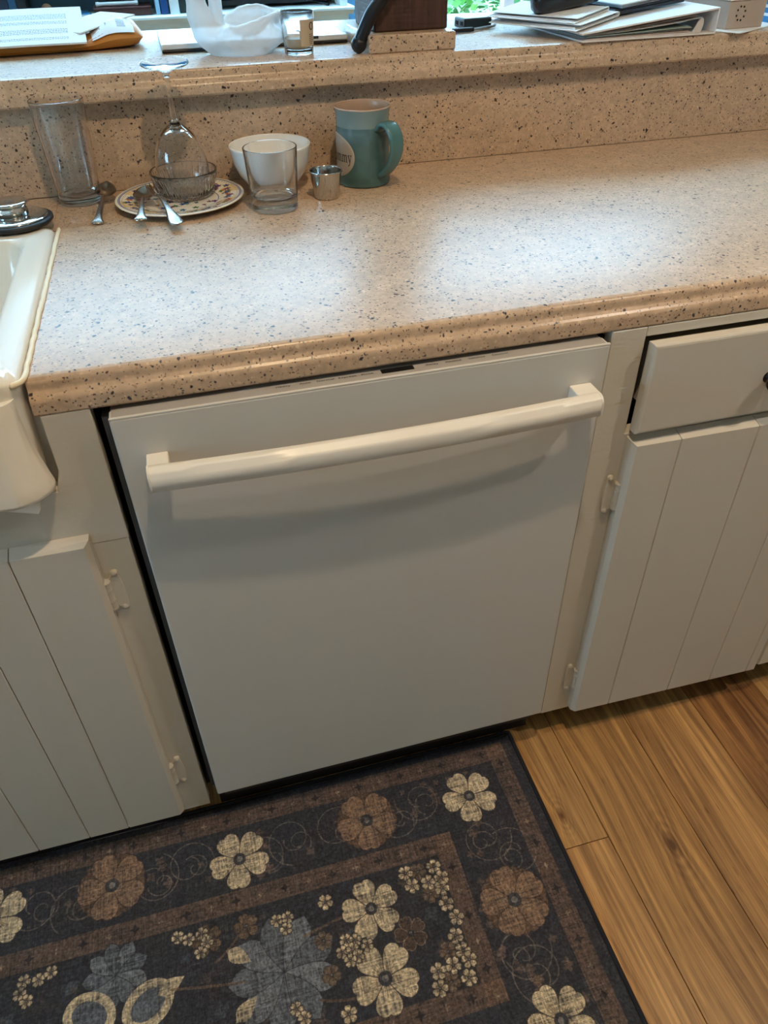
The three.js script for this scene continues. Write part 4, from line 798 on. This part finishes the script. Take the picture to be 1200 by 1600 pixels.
// ---------------------------------------------------------------- papers at the right end of the bar top
{
  const t = thing('ring_binder', 'white ring binder full of papers lying under the folded documents', 'binder', [0.8636, BAR, -0.664], 0.02); t.scale.set(0.824, 0.9, 0.824);
  const L = 0.33, D = 0.29, P = (pts, m, name) => { const s = new THREE.Shape(pts.map(([x, y]) => new THREE.Vector2(x, y))); const g = new THREE.ExtrudeGeometry(s, { depth: D, bevelEnabled: false }); g.translate(0, 0, -D); return mesh(name, boxUV(g), m, t); };
  const vinyl = std({ color: 0xe6e4e4, roughness: 0.4 });
  P([[0, 0], [L, 0], [L, 0.0028], [0, 0.0028]], vinyl, 'lower_cover');
  P([[L - 0.0026, 0.003], [L, 0.003], [L, 0.0425], [L - 0.0026, 0.0425]], vinyl, 'spine');
  P([[-0.004, 0.0125], [L, 0.0428], [L, 0.0456], [-0.004, 0.0155]], vinyl, 'upper_cover');
  const tones = [0xd8cfd0, 0xc9b4a8, 0xe0dde0, 0xb9b4bd, 0x93a8a2, 0xd9d2cc, 0xe6e2e0, 0xb4a8a0];
  tones.forEach((c, i) => {                                   // bundles of leaves, fanned towards the rings
    const a = 0.003 + i * 0.00108, b = 0.003 + i * (i > 4 ? 0.0041 : 0.0026), x1 = L - 0.05 - (i % 3) * 0.012 + (i > 5 ? 0.02 : 0);
    const s = new THREE.Shape(); s.moveTo(0.012 + (i % 2) * 0.01, a); s.quadraticCurveTo(x1 * 0.6, a + (b - a) * 0.35, x1, b); s.lineTo(x1, b + 0.0014); s.quadraticCurveTo(x1 * 0.6, a + (b - a) * 0.4 + 0.0012, 0.012 + (i % 2) * 0.01, a + 0.0009);
    const g = new THREE.ExtrudeGeometry(s, { depth: D - 0.012 - (i % 4) * 0.004, bevelEnabled: false, curveSegments: 8 }); g.translate(0, 0, -D + 0.004);
    mesh('leaves', boxUV(g), std({ color: c, roughness: 0.8 }), t);
  });
  const ring = new THREE.Shape(); ring.moveTo(L - 0.05, 0.003); ring.lineTo(L - 0.028, 0.003); ring.bezierCurveTo(L - 0.022, 0.016, L - 0.024, 0.028, L - 0.031, 0.028); ring.bezierCurveTo(L - 0.038, 0.028, L - 0.04, 0.016, L - 0.05, 0.003);
  const rg = new THREE.ExtrudeGeometry(ring, { depth: 0.003, bevelEnabled: true, bevelSize: 0.0006, bevelThickness: 0.0006, bevelSegments: 1, bevelOffset: -0.0006 }); rg.translate(0, 0, -0.018);
  mesh('ring_lifter', rg, std({ color: 0xcfc9c2, roughness: 0.35 }), t);
}
const slope = 0.0911;
function packet(name, label, w, d, h, leaves, pos, turn) {     // papers folded over at their right side
  const t = thing(name, label, 'papers', pos); t.rotation.set(0, turn, slope, 'YXZ');
  for (let k = 0; k < leaves; k++) {
    const o = k * 0.0011, hh = h - 2 * o, s = new THREE.Shape(), th = 0.0009, r = hh / 2, cut = k * 0.006;
    s.moveTo(cut, o); s.lineTo(w - r - o, o); s.absarc(w - r - o, h / 2, r, -Math.PI / 2, Math.PI / 2, false); s.lineTo(cut + 0.012, h - o); s.lineTo(cut + 0.012, h - o - th);
    s.lineTo(w - r - o, h - o - th); s.absarc(w - r - o, h / 2, r - th, Math.PI / 2, -Math.PI / 2, true); s.lineTo(cut, o + th);
    const g = new THREE.ExtrudeGeometry(s, { depth: d - (k % 3) * 0.006, bevelEnabled: false, curveSegments: 10 }); g.translate(0, 0, -d);
    mesh('folded_sheet', boxUV(toCreasedNormals(g, 0.7)), std({ color: [0xeef2f5, 0xdfe4ea, 0xe9edf1][k % 3], roughness: 0.7 }), t);
  }
  return t;
}
packet('folded_papers', 'white folded papers lying directly on the cover of the ring binder', 0.135, 0.2, 0.0075, 3, [0.853, BAR + 0.0165, -0.672], 0.5);
packet('folded_papers', 'topmost white folded papers, under the black pouch', 0.12, 0.19, 0.006, 2, [0.856, BAR + 0.026, -0.69], 0.56);
{
  const t = thing('black_pouch', 'shiny black rolled pouch lying on top of the folded papers', 'pouch', [0.885, BAR + 0.0605, -0.785]); t.scale.setScalar(0.85);
  t.rotation.set(0, 0.1, 0.12, 'YXZ');
  const g = lathe([[0, -0.085], [0.01, -0.0845], [0.02, -0.081], [0.0255, -0.072], [0.0268, -0.05], [0.0262, 0.02], [0.025, 0.07], [0.018, 0.083], [0, 0.086]], 48), p = g.attributes.position;
  for (let i = 0; i < p.count; i++) { const y = p.getY(i), a = Math.atan2(p.getZ(i), p.getX(i)), k = 1 + 0.05 * Math.sin(a * 7 + y * 60) * Math.max(0, -y / 0.085); p.setX(i, p.getX(i) * k); p.setZ(i, p.getZ(i) * k); }
  g.computeVertexNormals(); g.rotateZ(-Math.PI / 2);
  mesh('pouch_body', g, std({ color: 0x1a212b, roughness: 0.25 }), t);
}
{
  const t = thing('dark_folder', 'dark blue-grey folder between the binder and the pale folder', 'folder', [1.03, BAR + 0.0355, -0.83]); t.scale.set(0.8, 0.9, 0.8); t.rotation.set(0, 0.1, slope, 'YXZ');
  mesh('folder_cover', bx(-0.095, 0.1, 0, 0.0055, -0.11, 0.1, 0.0015), std({ color: 0x2c3a4c, roughness: 0.45 }), t);
  mesh('folder_back', bx(-0.093, 0.1, 0.0058, 0.0085, -0.11, 0.094, 0.001), std({ color: 0x3a4554, roughness: 0.45 }), t);
  const u = thing('pale_folder', 'pale folder lying uppermost beside the black pouch', 'folder', [1.04, BAR + 0.0455, -0.83]); u.scale.set(0.8, 0.9, 0.8); u.rotation.set(0, 0.16, slope, 'YXZ');
  mesh('folder_cover', bx(-0.1, 0.1, 0.0065, 0.0092, -0.11, 0.1, 0.001), std({ color: 0xdfeaf0, roughness: 0.5 }), u);
  mesh('folder_leaves', bx(-0.092, 0.098, 0, 0.0062, -0.108, 0.092, 0.001), std({ color: 0xa6acb4, roughness: 0.8 }), u);
}
{
  const t = thing('grey_carton', 'small grey-beige cardboard box with a ring of dark specks on its front', 'box', [1.21, BAR + 0.0017, -0.765], 0.12); t.scale.setScalar(0.85);
  mesh('carton', bx(-0.052, 0.052, 0, 0.0515, -0.09, 0.075, 0.0015), std({ color: 0xb9aa9e, roughness: 0.8 }), t);
  mesh('lid', bx(-0.0535, 0.0535, 0.0518, 0.0545, -0.0915, 0.0765, 0.001), std({ color: 0xc3b6ab, roughness: 0.8 }), t);
  const dot = new THREE.SphereGeometry(0.0021, 10, 8);
  for (let i = 0; i < 8; i++) { const a = i / 8 * 6.283 + 0.3; mesh('dark_speck', dot, M.black, t, [-0.0165 + 0.0115 * Math.cos(a), 0.0285 + 0.0135 * Math.sin(a), 0.0752]); }
  const s = thing('paper_sheet', 'white sheet of paper with its corner poking out under the grey box', 'paper', [1.2188, BAR, -0.744], 0.507); s.scale.set(0.81, 0.8, 0.81);
  mesh('sheet', bx(-0.105, 0.105, 0.0004, 0.0018, -0.075, 0.075, 0), M.paper, s);
  const b = thing('blue_packet', 'blue and white striped packet behind the grey box at the right edge', 'packet', [1.345, BAR, -0.8], 0.1); b.scale.setScalar(0.85);
  mesh('packet_body', bx(-0.05, 0.05, 0.0005, 0.06, -0.07, 0.07, 0.003), std({ color: 0x3a86bd, roughness: 0.4 }), b);
  for (const y of [0.014, 0.03, 0.046]) mesh('white_stripe', bx(-0.0506, 0.0506, y, y + 0.006, -0.0706, 0.0706, 0), M.paper, b);
}
// ---------------------------------------------------------------- the room beyond
{
  const t = thing('sideboard', 'long white built-in sideboard with a moulded top across the room beyond the bar', 'sideboard');
  const zb = -3.59, zf = -3.3;
  mesh('base_cabinet', bx(-1.75, 1.047, 0.02, 0.84, zb, zf - 0.02, 0.003), M.trim, t);
  mesh('counter_slab', prismX([[zb, 0.884], [zb, 0.916], [zf + 0.018, 0.916], [zf + 0.024, 0.911], [zf + 0.024, 0.903], [zf + 0.012, 0.894], [zf + 0.006, 0.884]], -1.77, 1.074, 0.6), M.trim, t);
  mesh('moulding', prismX([[zb, 0.8405], [zb, 0.8835], [zf - 0.002, 0.8835], [zf - 0.004, 0.855], [zf - 0.012, 0.8405]], -1.76, 1.052, 0.6), M.trim, t);
  mesh('side_panel', bx(0.25, 0.29, 0.9165, 1.24, zb, zf, 0.003), M.trim, t);
  mesh('side_panel', bx(-1.75, -1.7, 0.9165, 1.24, zb, zf, 0.003), M.trim, t);
  mesh('side_panel', bx(1.012, 1.047, 0.9165, 1.24, zb, zf, 0.003), M.trim, t);
  mesh('top_panel', bx(-1.77, 1.068, 1.2405, 1.265, zb, zf + 0.01, 0.003), M.trim, t);
  mesh('back_panel', bx(-1.699, 1.0115, 0.9165, 1.24, zb, zb + 0.012, 0), std({ color: 0x46606e, roughness: 0.8 }), t);
  for (const x of [-1.05, -0.35, 0.36]) mesh('door_joint', bx(x - 0.003, x + 0.003, 0.06, 0.82, zf - 0.0199, zf - 0.0185, 0), M.darkTrim, t);
}
{
  const t = thing('television', 'black flat television standing on the white sideboard', 'television', [0.685, 0.9165, -3.43]);
  mesh('screen', bx(-0.305, 0.305, 0.016, 0.3, -0.02, 0.02, 0.004), std({ color: 0x0c1016, roughness: 0.2 }), t);
  mesh('bezel', bx(-0.31, 0.31, 0.012, 0.032, 0.0205, 0.024, 0.001), M.black, t);
  for (const s of [-1, 1]) mesh('foot', tube([[s * 0.22, 0.02, 0], [s * 0.25, 0.012, 0.06], [s * 0.28, 0.006, 0.1]], 0.006, 16, 8), M.black, t);
}
{
  // books and ornaments on the left bay, each a thing of its own
  const book = (label, x, w, h, d, color, z = -3.33) => {
    const t = thing('book', label, 'book', [x, 0.9165, z], 0, 'books on the white sideboard');
    mesh('cover', bx(0, w, 0.0005, h, -d, 0, 0.002), std({ color, roughness: 0.5 }), t);
    mesh('page_block', bx(0.003, w - 0.003, h + 0.0001, h + 0.002, -d + 0.004, -0.004, 0), M.paper, t);
  };
  book('dark navy book standing at the far left of the white sideboard', -0.445, 0.035, 0.25, 0.17, 0x1c2a3c);
  book('slate book standing second from the far left on the sideboard', -0.408, 0.03, 0.22, 0.17, 0x27506e);
  book('black book standing beside the slate book on the sideboard', -0.376, 0.036, 0.26, 0.18, 0x14181e);
  book('blue book standing against the white upright of the sideboard', 0.211, 0.034, 0.25, 0.18, 0x1f4f8c);
  book('pale blue book standing beside the wooden box on the sideboard', 0.19, 0.018, 0.24, 0.18, 0x9fc4de);
  book('dark green book standing right of the white upright of the sideboard', 0.292, 0.036, 0.24, 0.17, 0x20302e);
}
{
  const t = thing('wooden_box', 'dark reddish-brown wooden box with a white rod on it', 'box', [0.055, 0.9165, -3.4]);
  mesh('box_body', bx(-0.125, 0.115, 0.0005, 0.028, -0.08, 0.08, 0.003), std({ color: 0x4f2926, roughness: 0.35 }), t);
  mesh('box_lid', bx(-0.128, 0.118, 0.0283, 0.034, -0.083, 0.083, 0.002), std({ color: 0x5b302c, roughness: 0.35 }), t);
  const r = thing('white_rod', 'short white rod lying on the dark wooden box', 'rod', [0.03, 0.9605, -3.36]);
  const g = lathe([[0, -0.09], [0.0085, -0.089], [0.0095, -0.08], [0.0075, -0.07], [0.0075, 0.07], [0.0095, 0.08], [0.0085, 0.089], [0, 0.09]], 24); g.rotateZ(Math.PI / 2);
  mesh('rod_body', g, M.ceramic, r);
  const o = thing('wooden_ornament', 'round brown wooden ornament beside the open magazine', 'ornament', [-0.262, 0.9165, -3.36]);
  mesh('ball', new THREE.SphereGeometry(0.022, 28, 20), std({ color: 0x8c5a3a, roughness: 0.4 }), o, [0, 0.034, 0]);
  mesh('foot', lathe([[0, 0], [0.02, 0], [0.018, 0.006], [0.01, 0.016], [0, 0.018]], 32), std({ color: 0x6e452c, roughness: 0.5 }), o);
  const m = thing('magazine', 'blue and white magazine lying flat left of the wooden box', 'magazine', [-0.165, 0.9165, -3.38], 0.1);
  mesh('pages', bx(-0.07, 0.07, 0.0005, 0.016, -0.09, 0.09, 0.001), M.paper, m);
  mesh('cover', bx(-0.071, 0.071, 0.0162, 0.0175, -0.091, 0.091, 0), std({ color: 0x3c7fb0, roughness: 0.3 }), m);
}
// ---------------------------------------------------------------- shrubs outside
function shrub(label, x, z, h, w, colors, n) {
  const t = thing('garden_shrub', label, 'shrub', [x, -0.3, z]);
  const bark = std({ color: 0x6a5a48, roughness: 0.9 }), br = [];
  for (let i = 0; i < 9; i++) { const a = i * 2.4, l = h * rnd(0.6, 0.95), q = rnd(0.15, 0.42) * w; br.push(tube([[0, 0, 0], [q * 0.3 * Math.cos(a), l * 0.5, q * 0.3 * Math.sin(a)], [q * Math.cos(a), l, q * Math.sin(a)]], 0.014, 12, 6)); }
  mesh('branches', join(br), bark, t);
  const leaf = new THREE.BufferGeometry(); leaf.setAttribute('position', new THREE.Float32BufferAttribute([0, 0, 0, -0.5, 0.06, 0.4, 0, -0.02, 0.45, 0.5, 0.06, 0.4, 0, 0, 1], 3)); leaf.setIndex([0, 2, 1, 0, 3, 2, 1, 2, 4, 2, 3, 4]); leaf.computeVertexNormals();
  const im = new THREE.InstancedMesh(leaf, phys({ color: 0xffffff, roughness: 0.6, transmission: 0.3, thickness: 0, side: THREE.DoubleSide }), n), m4 = new THREE.Matrix4(), qn = new THREE.Quaternion(), e = new THREE.Euler(), col = new THREE.Color();
  for (let i = 0; i < n; i++) {
    const a = rnd(0, 6.283), u = Math.cbrt(rnd(0, 1)), b = Math.acos(rnd(-1, 1)), s = rnd(0.05, 0.11);
    e.set(rnd(-1, 1), rnd(0, 6.28), rnd(-1, 1)); qn.setFromEuler(e);
    m4.compose(new THREE.Vector3(u * w * 0.5 * Math.sin(b) * Math.cos(a), h * 0.56 + u * h * 0.46 * Math.cos(b), u * w * 0.5 * Math.sin(b) * Math.sin(a)), qn, new THREE.Vector3(s * 0.6, s, s));
    im.setMatrixAt(i, m4); col.set(colors[Math.floor(rnd(0, colors.length))]); im.setColorAt(i, col);
  }
  im.name = 'foliage'; im.userData.kind = 'stuff'; im.castShadow = im.receiveShadow = true; t.add(im);
}
shrub('light green loose shrub outside the tall window, just right of the post', 1.85, -5.0, 1.3, 1.3, ['#5f9a3c', '#79ad50', '#4a7f32', '#93b868'], 1500);
shrub('darker green shrub outside the tall window, nearer the black pouch', 2.75, -5.4, 1.4, 1.6, ['#3f6c38', '#335c30', '#558248', '#6a8a5e'], 1900);
shrub('tall green shrub outside the tall window, furthest right', 4.6, -6.2, 1.5, 2.2, ['#3f6c38', '#4f8236', '#66904a'], 1800);
{
  const t = thing('porch_post', 'pinkish wooden porch post outside the window, left of the black pouch', 'post', [2.52, -0.3, -4.9]);
  mesh('post_shaft', bx(-0.04, 0.04, 0.02, 3.2, -0.04, 0.04, 0.004), std({ color: 0xb58f88, roughness: 0.8 }), t);
  mesh('post_foot', bx(-0.06, 0.06, 0, 0.12, -0.06, 0.06, 0.004), std({ color: 0xa68179, roughness: 0.8 }), t);
}
renderer.render(scene, camera);
